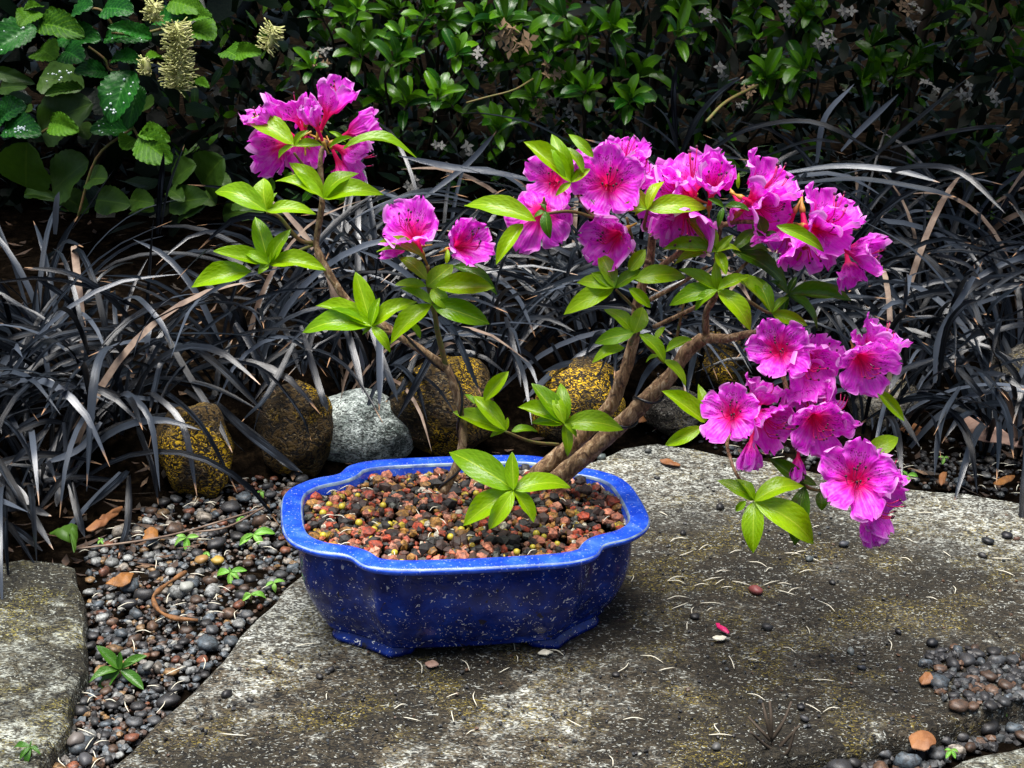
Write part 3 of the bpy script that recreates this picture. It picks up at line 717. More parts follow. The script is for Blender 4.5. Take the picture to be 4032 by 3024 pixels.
def leaves(center, tips, Y, mat='aza_leaf', w=.34, base=.0):
    """tips: (tipx, tipy) or (tipx, tipy, basex, basey) with optional width factor as 5th"""
    zf = center[2]; c0 = (center[0], center[1])
    for t in tips:
        b = (t[2], t[3]) if len(t) >= 4 else c0
        wf = t[4] if len(t) == 5 else (t[2] if len(t) == 3 else 1)
        B = A(zf(*b), Y + ru(-.006, .006)); T0 = A(zf(t[0], t[1]), Y); L = (T0 - B).length
        # leaves lie out from the stem: those reaching down the picture also reach forward
        down = (zf(t[0], t[1])[1] - zf(*b)[1]) * (T0.y / FPX) / max(L, 1e-4)
        T = A(zf(t[0], t[1]), Y - L * (.45 * down + ru(-.12, .12)))
        put_leaf(AZ, LEAF[mat], B, B + (T - B) * 1.06, w * wf * ru(1.05, 1.22))
a, d_ = 'aza_leaf', 'aza_dark'
leaves((690, 490, Z1), [(410, 295), (850, 490), (765, 398), (600, 560)], 1.325)
leaves((900, 500, Z1), [(1390, 495, 985, 500), (905, 400, 1000, 470), (1030, 440)], 1.31, a, .22)
leaves((865, 800, Z1), [(675, 590), (600, 685), (1040, 640, .5 / .34), (1190, 750)], 1.31, a, .33)
leaves((530, 880, Z1), [(230, 735), (505, 690, .62 / .33), (575, 770), (790, 855)], 1.285, a, .33)
leaves((540, 1190, Z1), [(465, 920), (655, 995), (230, 1125), (95, 1310, 440, 1235), (855, 1205), (400, 1115), (610, 1060), (540, 1095), (480, 1240, 1.5)], 1.28, a, .34)
leaves((1150, 1560, Z1), [(1060, 1260), (1395, 1410), (760, 1560), (840, 1440), (970, 1475), (1185, 1470), (1260, 1700), (1100, 1605), (1195, 1400)], 1.265, a, .34)
leaves((1510, 1430, Z1), [(1835, 1535), (1270, 1640), (1330, 1345), (1860, 1340, 1530, 1325), (1605, 1450, 1505, 1340, 1.4), (1300, 1320, 1475, 1325), (1625, 1200, 1478, 1325, 1.6), (1330, 1135, 1480, 1290), (1440, 1625, 1380, 1540)], 1.27, a, .36)
leaves((1460, 1150, Z1), [(1200, 1100), (1210, 1035), (1605, 1105, 1595, 1190, 1.5)], 1.26, a, .22)
leaves((1640, 1200, Z1), [(1890, 1340)], 1.28, d_, .25)
leaves((380, 520, Z2), [(60, 405), (195, 715, 320, 530)], 1.235, a, .30)
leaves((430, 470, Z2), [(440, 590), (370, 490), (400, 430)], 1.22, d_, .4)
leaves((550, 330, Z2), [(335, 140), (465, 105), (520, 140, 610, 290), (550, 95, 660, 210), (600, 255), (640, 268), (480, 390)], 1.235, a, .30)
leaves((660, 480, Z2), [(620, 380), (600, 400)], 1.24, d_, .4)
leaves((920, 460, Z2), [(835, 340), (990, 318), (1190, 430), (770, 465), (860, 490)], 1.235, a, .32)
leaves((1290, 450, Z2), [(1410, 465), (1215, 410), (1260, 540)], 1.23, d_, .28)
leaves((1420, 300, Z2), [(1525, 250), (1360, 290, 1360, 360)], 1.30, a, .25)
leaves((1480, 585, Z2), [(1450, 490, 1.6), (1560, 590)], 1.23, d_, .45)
leaves((1545, 540, Z2), [(1780, 640)], 1.19, a, .24)
leaves((1255, 665, Z2), [(1110, 510, 1.25), (1330, 590), (1060, 690), (1300, 770, 1.2), (1370, 650), (1200, 590), (1010, 650)], 1.245, a, .34)
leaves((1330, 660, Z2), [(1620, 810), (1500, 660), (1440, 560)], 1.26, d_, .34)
leaves((1260, 850, Z2), [(1080, 760), (1040, 905), (1150, 935), (1425, 1025), (1250, 720), (1400, 790)], 1.24, a, .36)
leaves((760, 840, Z2), [(695, 665), (585, 795), (530, 940), (655, 770), (905, 660, 830, 760, 1.3), (1095, 765, 860, 800), (895, 760), (930, 930, 830, 840), (680, 830)], 1.255, a, .36)
leaves((855, 1060, Z2), [(730, 940), (675, 1095), (900, 935, 1.5), (1005, 1190, 885, 1065), (1130, 1090, 1010, 1150), (665, 1180, 810, 1130), (1000, 1025, 960, 1090), (915, 1190, 980, 1170), (1115, 1290, 1000, 1190)], 1.26, a, .36)
leaves((1520, 960, Z2), [(1335, 785), (1440, 780), (1685, 1020), (1600, 880)], 1.235, a, .32)
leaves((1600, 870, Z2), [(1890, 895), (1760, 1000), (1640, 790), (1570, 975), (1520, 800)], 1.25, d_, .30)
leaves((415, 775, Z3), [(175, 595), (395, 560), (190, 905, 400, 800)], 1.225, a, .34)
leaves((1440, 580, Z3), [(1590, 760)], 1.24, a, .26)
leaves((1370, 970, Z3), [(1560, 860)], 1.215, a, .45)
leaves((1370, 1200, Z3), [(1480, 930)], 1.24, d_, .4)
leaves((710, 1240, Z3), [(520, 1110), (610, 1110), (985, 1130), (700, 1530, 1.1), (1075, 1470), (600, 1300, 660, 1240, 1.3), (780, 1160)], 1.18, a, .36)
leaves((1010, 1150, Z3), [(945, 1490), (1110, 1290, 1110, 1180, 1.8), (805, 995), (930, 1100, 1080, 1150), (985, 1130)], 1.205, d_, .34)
leaves((1330, 690, Z4), [(1015, 480), (1325, 505), (1610, 635), (1080, 855), (1210, 880), (1430, 845)], 1.235, a, .36)
leaves((1290, 385, Z4), [(1035, 300), (1130, 210), (1300, 90, 1180, 230), (1445, 370, 1320, 390), (1300, 320), (1210, 410), (1085, 190, 1130, 250)], 1.30, a, .34)
leaves((1590, 350, Z4), [(1430, 160), (1575, 145), (1365, 265), (1880, 360), (1540, 195), (1430, 340), (1660, 410), (1615, 500)], 1.30, a, .34)

PROF = [(0, .055, .05), (.2, .12, .10), (.35, .24, .21), (.5, .46, .36), (.65, .68, .47), (.8, .86, .46), (.9, .95, .37), (.97, 1.0, .24), (1.0, 1.01, .12)]
def interp(s, k):
    for a0, b0 in zip(PROF, PROF[1:]):
        if s <= b0[0]: return a0[k] + (b0[k] - a0[k]) * (s - a0[0]) / (b0[0] - a0[0])
    return PROF[-1][k]
def corolla(openn, seed):
    r = random.Random(seed); vs_, fs, uv, fm = [], [], [], []
    nx, ny = 10, 18
    for p in range(5):
        th = pi / 2 + (p - 1) * 2 * pi / 5 + r.uniform(-.10, .10); ln = r.uniform(.82, 1.10); ph = r.uniform(0, 6); lift = r.uniform(-.22, .22) + (.05 if p % 2 else 0)
        er, et = V((cos(th), sin(th), 0)), V((-sin(th), cos(th), 0)); o = len(vs_); rec = r.uniform(.0, .30)
        for j in range(ny + 1):
            s = j / ny; rad = interp(s, 1) * ln; hw = interp(s, 2) * (1 + .08 * sin(s * 23 + ph)) * .94
            f = max(0, min(1, (s - .22) / .3)); f = f * f * (3 - 2 * f)
            zz = -.95 + 1.15 * (s ** .62) - rec * max(0, s - .6) ** 2 * 4
            # opening angle: narrow flowers keep their lobes forward
            radk = rad * openn + .06 * (1 - openn); zk = zz + (1 - openn) * rad * .75
            for i in range(nx + 1):
                t = i / nx * 2 - 1
                q1 = er * (radk * cos(t * .63)) + et * (radk * sin(t * .63))
                q2 = er * (radk - .10 * t * t * hw) + et * (hw * t)
                q = q1.lerp(q2, f)
                ruf = f * (.11 * s * sin(4.6 * t + ph) * abs(t) + .13 * noise.noise(V((t * 2.2, s * 3.5, seed * 7 + p * 3.3))) + .10 * abs(t) ** 3 * sin(s * 19 + ph * 2) + .10 * max(0, s - .6) * sin(t * 9 + ph))
                q = q + V((0, 0, zk + ruf + lift * f * s + .10 * f * (1 - abs(t)) * -.6)) + er * (f * .05 * s * sin(t * 7 + ph))
                vs_.append(q); uv.append((p + .01 + .98 * (t + 1) / 2, s))
        n = nx + 1
        for j in range(ny):
            for i in range(nx): fs.append((o + j * n + i, o + j * n + i + 1, o + (j + 1) * n + i + 1, o + (j + 1) * n + i)); fm.append(0)
    o = len(fs); tube_geo([V((0, 0, -.90)), V((0, 0, -1.02)), V((.02, 0, -1.2)), V((.05, 0, -1.45))], [.075, .085, .035, .03], 7, vs_, fs); fm += [1] * (len(fs) - o); uv += [(0, 0)] * (len(vs_) - len(uv))
    return mesh('corolla', vs_, fs, [M['petal'], M['calyx']], True, uv, fm)
COR = {}
for k, op in (('o', 1.0), ('m', .78), ('n', .5), ('c', .26)): COR[k] = [corolla(op, 11 * i + ord(k)) for i in range(4)]
def stamen_mesh(seed):
    r = random.Random(seed); v_, f_ = [], []
    a0 = r.uniform(0, 6.28); sp = r.uniform(.05, .22)
    P = catmull([V((0, 0, -.8)), V((cos(a0) * sp * .4, sin(a0) * sp * .4 - .05, -.2)), V((cos(a0) * sp, sin(a0) * sp - .10, .2)), V((cos(a0) * sp * 1.6, sin(a0) * sp * 1.2 + .06, .42 + r.uniform(-.1, .12)))], 9)
    tube_geo(P, [.014] * len(P), 4, v_, f_); k = len(f_)
    e = P[-1]; tube_geo([e, e + V((.0, .02, .03)), e + V((.0, .05, .05))], [.02, .038, .018], 5, v_, f_)
    return mesh('stamen', v_, f_, [M['stamen'], M['anther']], True, None, [0] * k + [1] * (len(f_) - k))
STA = [stamen_mesh(i) for i in range(9)]
def flower(z, x, y, Y, size, d, op='o', nst=6):
    """mouth of the flower at (x, y), facing d = (right, up, towards camera)"""
    P = A(z(x, y), Y); R_ = size * (.44 if op == 'o' else .53)
    view = (CAM - P).normalized(); rt = RIGHT; up = view.cross(rt).normalized(); up = up if up.z > 0 else -up
    ax = (rt * d[0] + up * d[1] + view * d[2]).normalized()
    yy = up - ax * up.dot(ax)
    if yy.length < .15: yy = V((0, 1, 0)) - ax * ax.y
    yy.normalize(); xx = yy.cross(ax)
    m3 = Matrix((xx, yy, ax)).transposed().to_4x4(); m3.translation = P
    mw = m3 @ Matrix.Rotation(ru(-.4, .4), 4, 'Z') @ Matrix.Scale(R_, 4)
    o = link('flower', rnd.choice(COR[op]), AZ, mw)
    for i in rnd.sample(range(9), nst): link('stamen', STA[i], o, mw)
# sprays of the left trunk
flower(Z1, 545, 330, 1.35, .060, (-.75, .55, .25), 'n')
flower(Z1, 560, 520, 1.37, .060, (-.75, -.35, -.3), 'm', 2)
flower(Z1, 730, 290, 1.38, .058, (-.1, .8, -.4), 'm', 3)
flower(Z1, 920, 230, 1.35, .060, (.4, .85, .2), 'n')
flower(Z1, 805, 330, 1.32, .046, (-.35, .85, .35), 'c', 2)
flower(Z1, 1060, 390, 1.34, .050, (.85, .45, .1), 'c', 3)
flower(Z1, 1060, 550, 1.37, .062, (.75, -.35, -.1), 'm', 3)
flower(Z1, 740, 500, 1.38, .055, (-.1, -.6, -.5), 'm', 2)
flower(Z1, 980, 640, 1.37, .048, (.35, -.75, .1), 'n', 2)
flower(Z1, 1390, 975, 1.27, .062, (-.25, .65, .60), 'm')
flower(Z1, 1310, 1100, 1.29, .040, (-.9, -.1, .1), 'c', 0)
flower(Z1, 1715, 1065, 1.26, .058, (.55, .20, .75), 'm')
# crown of the right trunk
flower(Z2, 460, 320, 1.28, .062, (-.2, .1, .85), 'o')
flower(Z2, 400, 505, 1.27, .074, (-.1, -.35, -.85), 'o', 0)
flower(Z2, 735, 330, 1.24, .074, (.05, .10, 1), 'o', 8)
flower(Z2, 820, 185, 1.29, .048, (.1, .75, .6), 'm', 5)
flower(Z2, 885, 290, 1.29, .058, (.6, .45, .2), 'm', 3)
flower(Z2, 620, 225, 1.28, .040, (-.2, .7, .2), 'm', 2)
flower(Z2, 1130, 285, 1.27, .072, (-.1, .75, .45), 'm', 5)
flower(Z2, 1240, 330, 1.25, .058, (.1, .6, .65), 'n', 5)
flower(Z2, 1030, 370, 1.26, .056, (-.6, .2, .35), 'm', 3)
flower(Z2, 1500, 340, 1.25, .072, (.55, .55, .45), 'm', 6)
flower(Z2, 1500, 460, 1.24, .060, (.55, -.25, .55), 'm', 4)
flower(Z2, 1095, 530, 1.25, .070, (-.05, -.75, .50), 'm', 6)
flower(Z2, 990, 500, 1.28, .055, (-.6, -.4, .3), 'm', 3)
flower(Z2, 735, 610, 1.27, .064, (-.45, -.3, .75), 'm', 5)
flower(Z2, 1390, 470, 1.27, .046, (.2, -.3, .3), 'm', 2)
flower(Z2, 1800, 490, 1.22, .070, (.45, .60, .5), 'm', 6)
flower(Z2, 1700, 640, 1.23, .066, (.15, -.80, .35), 'm', 3)
flower(Z2, 1575, 610, 1.24, .055, (-.3, -.75, .2), 'm', 3)
flower(Z2, 1780, 560, 1.21, .058, (.5, -.1, .75), 'm', 4)
flower(Z2, 1960, 670, 1.23, .060, (.85, -.15, .45), 'n', 6)
flower(Z2, 1900, 760, 1.24, .044, (.2, -.9, .2), 'n', 0)
# hanging spray
flower(Z3, 850, 340, 1.20, .064, (-.10, .10, 1), 'o', 7)
flower(Z3, 1040, 440, 1.21, .062, (.35, -.45, .7), 'm', 6)
flower(Z3, 1120, 380, 1.23, .054, (.4, .4, .5), 'm', 2)
flower(Z3, 1370, 440, 1.19, .066, (.30, -.45, .75), 'o', 7)
flower(Z3, 1460, 280, 1.22, .058, (.55, .65, .25), 'm', 3)
flower(Z3, 1400, 350, 1.22, .050, (.3, .6, .4), 'm', 2)
flower(Z3, 570, 715, 1.18, .064, (-.12, .15, 1), 'o', 8)
flower(Z3, 800, 780, 1.20, .062, (.55, -.50, .55), 'm', 6)
flower(Z3, 760, 600, 1.22, .050, (.3, .6, .2), 'm', 2)
flower(Z3, 1010, 590, 1.22, .060, (.1, -.7, .1), 'm', 3)
flower(Z3, 1090, 800, 1.18, .068, (.25, -.50, .80), 'o', 8)
flower(Z3, 1190, 690, 1.20, .056, (.65, .45, .25), 'm', 3)
flower(Z3, 690, 930, 1.21, .044, (-.1, -.95, .1), 'c', 0)
flower(Z3, 965, 1020, 1.21, .036, (-.1, -.95, .1), 'c', 0)
flower(Z3, 1310, 1105, 1.15, .078, (-.03, .12, 1), 'o', 9)
flower(Z3, 1450, 1250, 1.17, .068, (.65, -.45, .35), 'm', 6)
flower(Z3, 1400, 1360, 1.18, .050, (.2, -.95, .1), 'c', 0)
flower(Z3, 1490, 1060, 1.19, .050, (.8, .4, .1), 'm', 2)

# ------------------------------------------------------------------ black mondo grass
def blade_mesh(P, w, dead=False, seg=11):
    C = catmull(P, seg); vs_, fs, uv = [], [], []; tw0, tw1 = ru(-.5, .5), ru(-.8, .8)
    for i, p in enumerate(C):
        s = i / seg; t = (C[min(i + 1, seg)] - C[max(i - 1, 0)]).normalized()
        hint = V((0, 0, 1)) * .7 + TOCAM * .6; n = hint - t * hint.dot(t); n.normalize(); x = t.cross(n)
        ww = w * .5 * (.55 + .45 * min(1, s * 4)) * (1 - max(0, (s - .72) / .28) ** 1.6 * .96)
        tw = x * cos(tw0 + tw1 * s) + n * sin(tw0 + tw1 * s); nn = t.cross(tw) * -1
        vs_ += [p - tw * ww + nn * ww * .3, p.copy(), p + tw * ww + nn * ww * .3]; uv += [(0, s), (.5, s), (1, s)]
    for i in range(seg):
        for j in range(2): fs.append((i * 3 + j, i * 3 + j + 1, i * 3 + j + 4, i * 3 + j + 3))
    return mesh('blade', vs_, fs, M['mondo_dead' if dead else 'mondo'], True, uv)
CL = []
cl_spots = [(-.66, 1.62), (-.50, 1.70), (-.36, 1.80), (-.62, 1.84), (-.20, 1.84), (-.04, 1.90), (.12, 1.92), (.27, 1.95), (.42, 1.98), (.57, 2.0), (.72, 1.98),
            (-.18, 1.98), (-.28, 2.02), (-.10, 2.1), (.08, 2.12), (.26, 2.14), (.45, 2.18), (.63, 2.18), (.82, 2.2), (.36, 2.06), (.18, 2.02), (.34, 2.34), (.54, 2.36), (.74, 2.4), (.10, 2.32), (.50, 1.86), (.66, 1.84), (-.70, 1.50), (-.56, 1.58), (-.64, 1.66)]
CL_LAB = ['{} beside the grey flagstone', '{} hanging over the upright ochre boulder', '{} behind the yellow-flecked left boulder', '{} in front of the ribbed-leaf shrub', '{} above the pale granite stone', '{} behind the left azalea trunk', '{} behind the wide yellow-flecked boulder', '{} behind the leaning azalea trunk', '{} behind the trunk fork', '{} behind the hanging magenta spray', '{} over the far olive boulder']
for i, (x, y) in enumerate(cl_spots):
    nm = 'arching black mondo grass tuft'
    lab = CL_LAB[i].format(nm) if i < len(CL_LAB) else 'black mondo grass tuft in the back rows of the bed'
    if i == 25: lab = nm + ' over the pale grey boulder'
    if i == 26: lab = nm + ' beside the long withered leaf'
    if i == 27: lab = nm + ' drooping onto the edge of the grey flagstone'
    if i == 28: lab = nm + ' between the upright ochre boulder and the grey flagstone'
    if i == 29: lab = nm + ' directly behind the drooping one at the grey flagstone'
    e = empty('mondo_grass', V((x, y, bed_h(x, y))), lab, 'grass tuft', 'black mondo grass tufts' if i >= len(CL_LAB) and i < 25 else None); CL.append(e)
for e in CL:
    b0 = PW[e.name].translation; front = b0.y < 1.9
    for k in range(rnd.randint(36, 46)):
        az = ru(0, 2 * pi); el = ru(.75, 1.45); L = ru(.17, .38); drop = ru(1.0, 2.4)
        b = b0 + V((cos(az), sin(az), 0)) * ru(0, .025) + V((ru(-.03, .03), ru(-.03, .03), -.005)); P = [b]; q = b.copy(); n = 5; bad = False
        for j in range(n):
            ee = el - drop * ((j + .5) / n) ** 1.5
            q = q + V((cos(az) * cos(ee), sin(az) * cos(ee), sin(ee))) * (L / n)
            q.z = max(q.z, bed_h(q.x, q.y) + .006 + .01 * j / n) if q.y > 1.55 or True else q.z
            P.append(q.copy())
        if q.y < 1.47 and q.x > -.45: continue
        link('blade', blade_mesh(P, ru(.0042, .0098), rnd.random() < .04), e)
def near(p): return min(CL, key=lambda e: (PW[e.name].translation - p).length_squared)
def key_blade(z, pts, Y0, Y1, w=.0075, dead=False):
    n = len(pts); P = [A(z(*p), Y0 + (Y1 - Y0) * i / (n - 1)) for i, p in enumerate(pts)]
    link('blade', blade_mesh(P, w, dead), near(P[0]))
K8 = [([(860, 640), (890, 300), (912, -60)], 1.80, 1.78), ([(850, 640), (640, 400), (420, 270), (145, 230)], 1.75, 1.70), ([(500, 580), (400, 420), (190, 280)], 1.75, 1.72),
      ([(700, 430), (790, 410), (850, 440), (960, 570), (1020, 700)], 1.75, 1.62), ([(1010, 625), (1350, 630), (1740, 670)], 1.72, 1.66), ([(760, 780), (690, 700), (600, 760), (550, 1000), (515, 1560)], 1.68, 1.50, .0105),
      ([(640, 690), (570, 760), (430, 880), (330, 1080), (230, 1250)], 1.68, 1.55), ([(1080, 690), (1190, 730), (1380, 890), (1570, 1090)], 1.70, 1.60, .009), ([(800, 960), (950, 890), (1250, 940), (1560, 1090)], 1.68, 1.60),
      ([(960, 560), (1010, 680), (1150, 920), (1290, 1140), (1380, 1330)], 1.70, 1.57), ([(900, 960), (1000, 990), (1200, 1180), (1410, 1570)], 1.64, 1.53, .0085), ([(860, 980), (930, 1000), (1090, 1180), (1170, 1590)], 1.63, 1.52),
      ([(700, 1000), (770, 990), (900, 1150), (950, 1560)], 1.62, 1.51), ([(820, 1180), (840, 1250), (900, 1420), (940, 1640)], 1.60, 1.51, .0085), ([(1000, 830), (960, 800), (920, 950), (890, 1090)], 1.64, 1.60),
      ([(1100, 960), (1290, 1080), (1500, 1220), (1710, 1400), (1790, 1445)], 1.66, 1.55, .0095), ([(620, 690), (680, 850), (750, 1030)], 1.66, 1.62), ([(500, 1080), (450, 1090), (390, 1300), (330, 1450)], 1.60, 1.53),
      ([(380, 1150), (400, 1350), (410, 1500), (450, 1640)], 1.56, 1.50), ([(-40, 900), (200, 880), (350, 950)], 1.62, 1.60), ([(420, 1165), (250, 1150), (30, 1240)], 1.58, 1.53), ([(690, 1495), (400, 1480), (140, 1530)], 1.54, 1.50),
      ([(760, 1440), (700, 1500), (520, 1659)], 1.54, 1.48), ([(-40, 1330), (60, 1500), (170, 1690)], 1.50, 1.44, .009), ([(-40, 1480), (40, 1560), (100, 1659)], 1.47, 1.44, .009), ([(960, 620), (910, 580), (880, 620), (870, 770)], 1.70, 1.66),
      ([(560, 620), (430, 640), (300, 700), (165, 870)], 1.68, 1.62), ([(1400, 560), (1480, 680), (1560, 850), (1640, 980)], 1.74, 1.66), ([(420, 640), (200, 620), (-30, 680)], 1.70, 1.66), ([(1200, 1000), (1270, 1000), (1310, 800), (1380, 660)], 1.66, 1.75),
      ([(1340, 480), (1450, 610), (1580, 800)], 1.80, 1.70), ([(1600, 480), (1700, 620), (1790, 870)], 1.80, 1.72), ([(290, 1180), (60, 1400)], 1.56, 1.50), ([(600, 1150), (470, 1310), (250, 1400)], 1.58, 1.52), ([(240, 1659), (360, 1500), (480, 1400)], 1.47, 1.52)]
for b in K8: key_blade(Z8, b[0], b[1], b[2], b[3] if len(b) > 3 else .0075)
for b in [([(1145, 1700), (1165, 1400), (1190, 1100)], 1.85, 1.83), ([(1165, 1700), (1220, 1400), (1340, 1050)], 1.85, 1.80), ([(530, 1659), (660, 1480), (835, 1220)], 1.85, 1.83), ([(400, 1700), (410, 1500), (430, 1390)], 1.9, 1.9)]: key_blade(Z7, *b, w=.008)
for b in [([(1080, 860), (980, 1050), (940, 1345)], 1.72, 1.62), ([(1060, 760), (1130, 830), (1230, 950)], 1.74, 1.70), ([(1170, 780), (1200, 800), (1330, 1000), (1370, 1250)], 1.72, 1.62), ([(1150, 790), (1300, 800), (1430, 880)], 1.74, 1.68),
          ([(960, 860), (1000, 560), (1100, 420), (1190, 390)], 1.78, 1.76), ([(940, 840), (960, 600), (1100, 350), (1200, 180)], 1.80, 1.84), ([(1240, 120), (1050, 90), (900, 140)], 1.9, 1.84), ([(640, 870), (740, 1000), (860, 1190)], 1.68, 1.60),
          ([(870, 310), (600, 290), (470, 345)], 1.88, 1.82), ([(930, 710), (760, 780), (690, 890)], 1.78, 1.72), ([(400, 420), (560, 450), (700, 440)], 1.85, 1.80), ([(1200, 560), (1260, 420), (1420, 300)], 1.85, 1.8), ([(1300, 760), (1200, 560), (1140, 500)], 1.8, 1.75)]: key_blade(Z9, *b, w=.008)
for b in [([(130, 930), (230, 720), (370, 560), (510, 465)], 2.1, 2.05, .011), ([(270, 940), (500, 800), (780, 740), (1020, 770), (1350, 950)], 2.15, 2.05), ([(1100, 920), (1230, 780), (1450, 570)], 2.2, 2.15), ([(1240, 1000), (1600, 700), (1890, 460)], 2.2, 2.1),
          ([(770, 1050), (1100, 1010), (1450, 1040), (1700, 1110)], 2.1, 2.0), ([(100, 930), (80, 600), (100, 400)], 2.1, 2.1), ([(950, 990), (1000, 720), (1180, 510)], 2.2, 2.2), ([(1400, 900), (1800, 800), (2140, 760)], 2.2, 2.1), ([(1330, 1060), (1600, 1010), (1850, 1060), (2100, 1300)], 2.05, 1.9),
          ([(620, 960), (900, 860), (1100, 870)], 2.2, 2.1), ([(800, 1120), (1200, 1090), (1600, 1150), (1800, 1200)], 2.05, 1.95), ([(110, 930), (40, 730), (-40, 640)], 2.1, 2.05)]: key_blade(Z6, b[0], b[1], b[2], b[3] if len(b) > 3 else .0085)
for b in [([(1640, 880), (1400, 770), (1100, 710), (820, 722)], 2.2, 2.1, .0105), ([(1500, 1145), (1200, 1080), (900, 1040), (580, 968)], 2.0, 1.95, .010), ([(720, 1250), (1000, 1030), (1190, 820)], 2.1, 2.15), ([(1200, 1320), (950, 1240), (700, 1210), (450, 1290), (220, 1410)], 2.0, 1.92, .010),
          ([(2040, 900), (1960, 740), (1860, 590)], 2.15, 2.1), ([(1780, 930), (1700, 830), (1600, 750)], 2.15, 2.1), ([(1870, 950), (1970, 730)], 2.15, 2.1)]: key_blade(Z5, b[0], b[1], b[2], b[3] if len(b) > 3 else .008)

for b in [([(-30, -60), (120, 60), (190, 200), (310, 390)], 1.50, 1.43), ([(-40, 210), (100, 280), (250, 400)], 1.47, 1.42), ([(-40, 165), (150, 150), (300, 195)], 1.47, 1.44), ([(700, -60), (500, 150), (365, 310)], 1.54, 1.46), ([(400, -60), (450, 170), (495, 320)], 1.53, 1.45), ([(750, -40), (745, 230), (690, 430)], 1.54, 1.42), ([(-20, 280), (40, 390)], 1.45, 1.42), ([(180, -80), (330, 40), (330, 140)], 1.53, 1.48), ([(60, -100), (-20, 60), (-60, 200)], 1.5, 1.45)]: key_blade(ZA, *b, w=.0085)
ZC = Zm(900, 1300, 1900 / 2212)
for b in [([(1010, -60), (930, 110), (770, 410)], 1.80, 1.64, .010), ([(960, -60), (1040, 20), (1160, 300)], 1.78, 1.66), ([(640, -40), (720, 180), (775, 325)], 1.74, 1.62), ([(500, -80), (560, 60), (620, 300)], 1.75, 1.64), ([(690, -60), (690, 100), (690, 370)], 1.74, 1.62, .010), ([(-60, 330), (120, 500), (340, 655)], 1.64, 1.50, .010), ([(-40, 130), (160, 180), (330, 380), (380, 510)], 1.68, 1.55, .004), ([(1270, -60), (1300, 60), (1340, 260)], 1.80, 1.70), ([(1480, 60), (1560, 220), (1640, 390)], 1.84, 1.72), ([(1640, 170), (1500, 190), (1350, 330)], 1.82, 1.72), ([(330, -20), (420, 280), (455, 370)], 1.70, 1.60), ([(1820, 190), (1600, 150), (1440, 190)], 1.84, 1.74), ([(400, -40), (350, 130), (340, 210)], 1.76, 1.66), ([(880, 60), (800, 260), (720, 330)], 1.76, 1.64), ([(300, 60), (180, 300), (60, 420)], 1.68, 1.56)]: key_blade(ZC, b[0], b[1], b[2], b[3] if len(b) > 3 else .0085)
# ------------------------------------------------------------------ evergreen hedge
R5 = [(100, 100), (260, 130), (430, 260), (340, 330), (130, 250), (630, 370), (600, 230), (780, 80), (890, 130), (920, 230), (950, 330), (1090, 130), (1250, 130), (1330, 130), (1520, 130), (1530, 290), (1550, 380), (1640, 250), (1750, 200), (1830, 150), (1920, 180), (1690, 540), (1420, 600), (1350, 720), (1230, 900), (1200, 800), (900, 640), (830, 590), (480, 600), (640, 640), (560, 380), (1000, 400), (1130, 180), (1200, 380), (1330, 390), (2000, 460), (2020, 630), (2100, 470), (560, 100), (1750, 560), (1600, 100), (330, 60), (700, 200), (40, 420), (1640, 520)]
R6 = [(110, 200), (130, 50), (230, 170), (580, 220), (550, 130), (860, 100), (900, 50), (930, 150), (800, 240), (680, 450), (640, 480), (820, 510), (850, 420), (880, 350), (700, 600), (1290, 270), (1380, 290), (1330, 370), (1440, 450), (1520, 390), (1240, 480), (1580, 380), (1640, 370), (1860, 280), (2170, 130), (2190, 330), (2150, 420), (1730, 60), (1900, 30), (560, 40), (2230, 40)]
SH = []
for x, lab in ((-.34, 'glossy narrow-leaved evergreen shrub beside the ribbed-leaf shrub'), (.22, 'glossy narrow-leaved evergreen shrub behind the crown of magenta flowers'), (.85, 'dark narrow-leaved evergreen shrub at the shadowy end of the hedge')):
    SH.append(empty('evergreen_shrub', V((x, 2.75, .1)), lab, 'shrub'))
def shrub_of(p): return SH[0] if p.x < -.05 else (SH[1] if p.x < .45 else SH[2])
def rosette(c, axis, L, n, meshes, w=.30, twig=True):
    sh = shrub_of(c); a1 = axis.cross(V((.3, .2, 1))).normalized(); a2 = axis.cross(a1)
    for i in range(n):
        q = i * 2.4 + ru(-.3, .3); tilt = .5 + .95 * (i / n) + ru(-.15, .2); l = L * ru(.75, 1.15)
        d = axis * cos(tilt) + (a1 * cos(q) + a2 * sin(q)) * sin(tilt); B = c - axis * (i / n) * L * .35
        link('leaf', rnd.choice(meshes), sh, frame(B, B + d * l, axis * .6 + TOCAM * .6 + V((0, 0, .5)) + rvec() * .3, w * ru(.95, 1.25)))
    if twig:
        v_, f_ = [], []; root = PW[sh.name].translation; e = c + V(((root.x - c.x) * .12, .16, -.12))
        C = catmull([c, c - axis * .05, e], 6); tube_geo(C, [.0014 + .0016 * i / 6 for i in range(7)], 5, v_, f_)
        link('twig', mesh('twig', v_, f_, M['hedge_twig']), sh)
for z, lst in ((Z5, R5), (Z6, R6)):
    for p in lst:
        Y = 2.46 + ru(-.05, .12) + (.16 if z is Z6 and p[0] > 1000 else 0); c = A(z(*p), Y)
        ax = (V((0, 0, 1)) * ru(.1, .9) + TOCAM * .7 + V((1, 0, 0)) * ru(-.7, .7) + rvec() * .3).normalized()
        rosette(c, ax, ru(.040, .056), rnd.randint(7, 10), HLEAF)
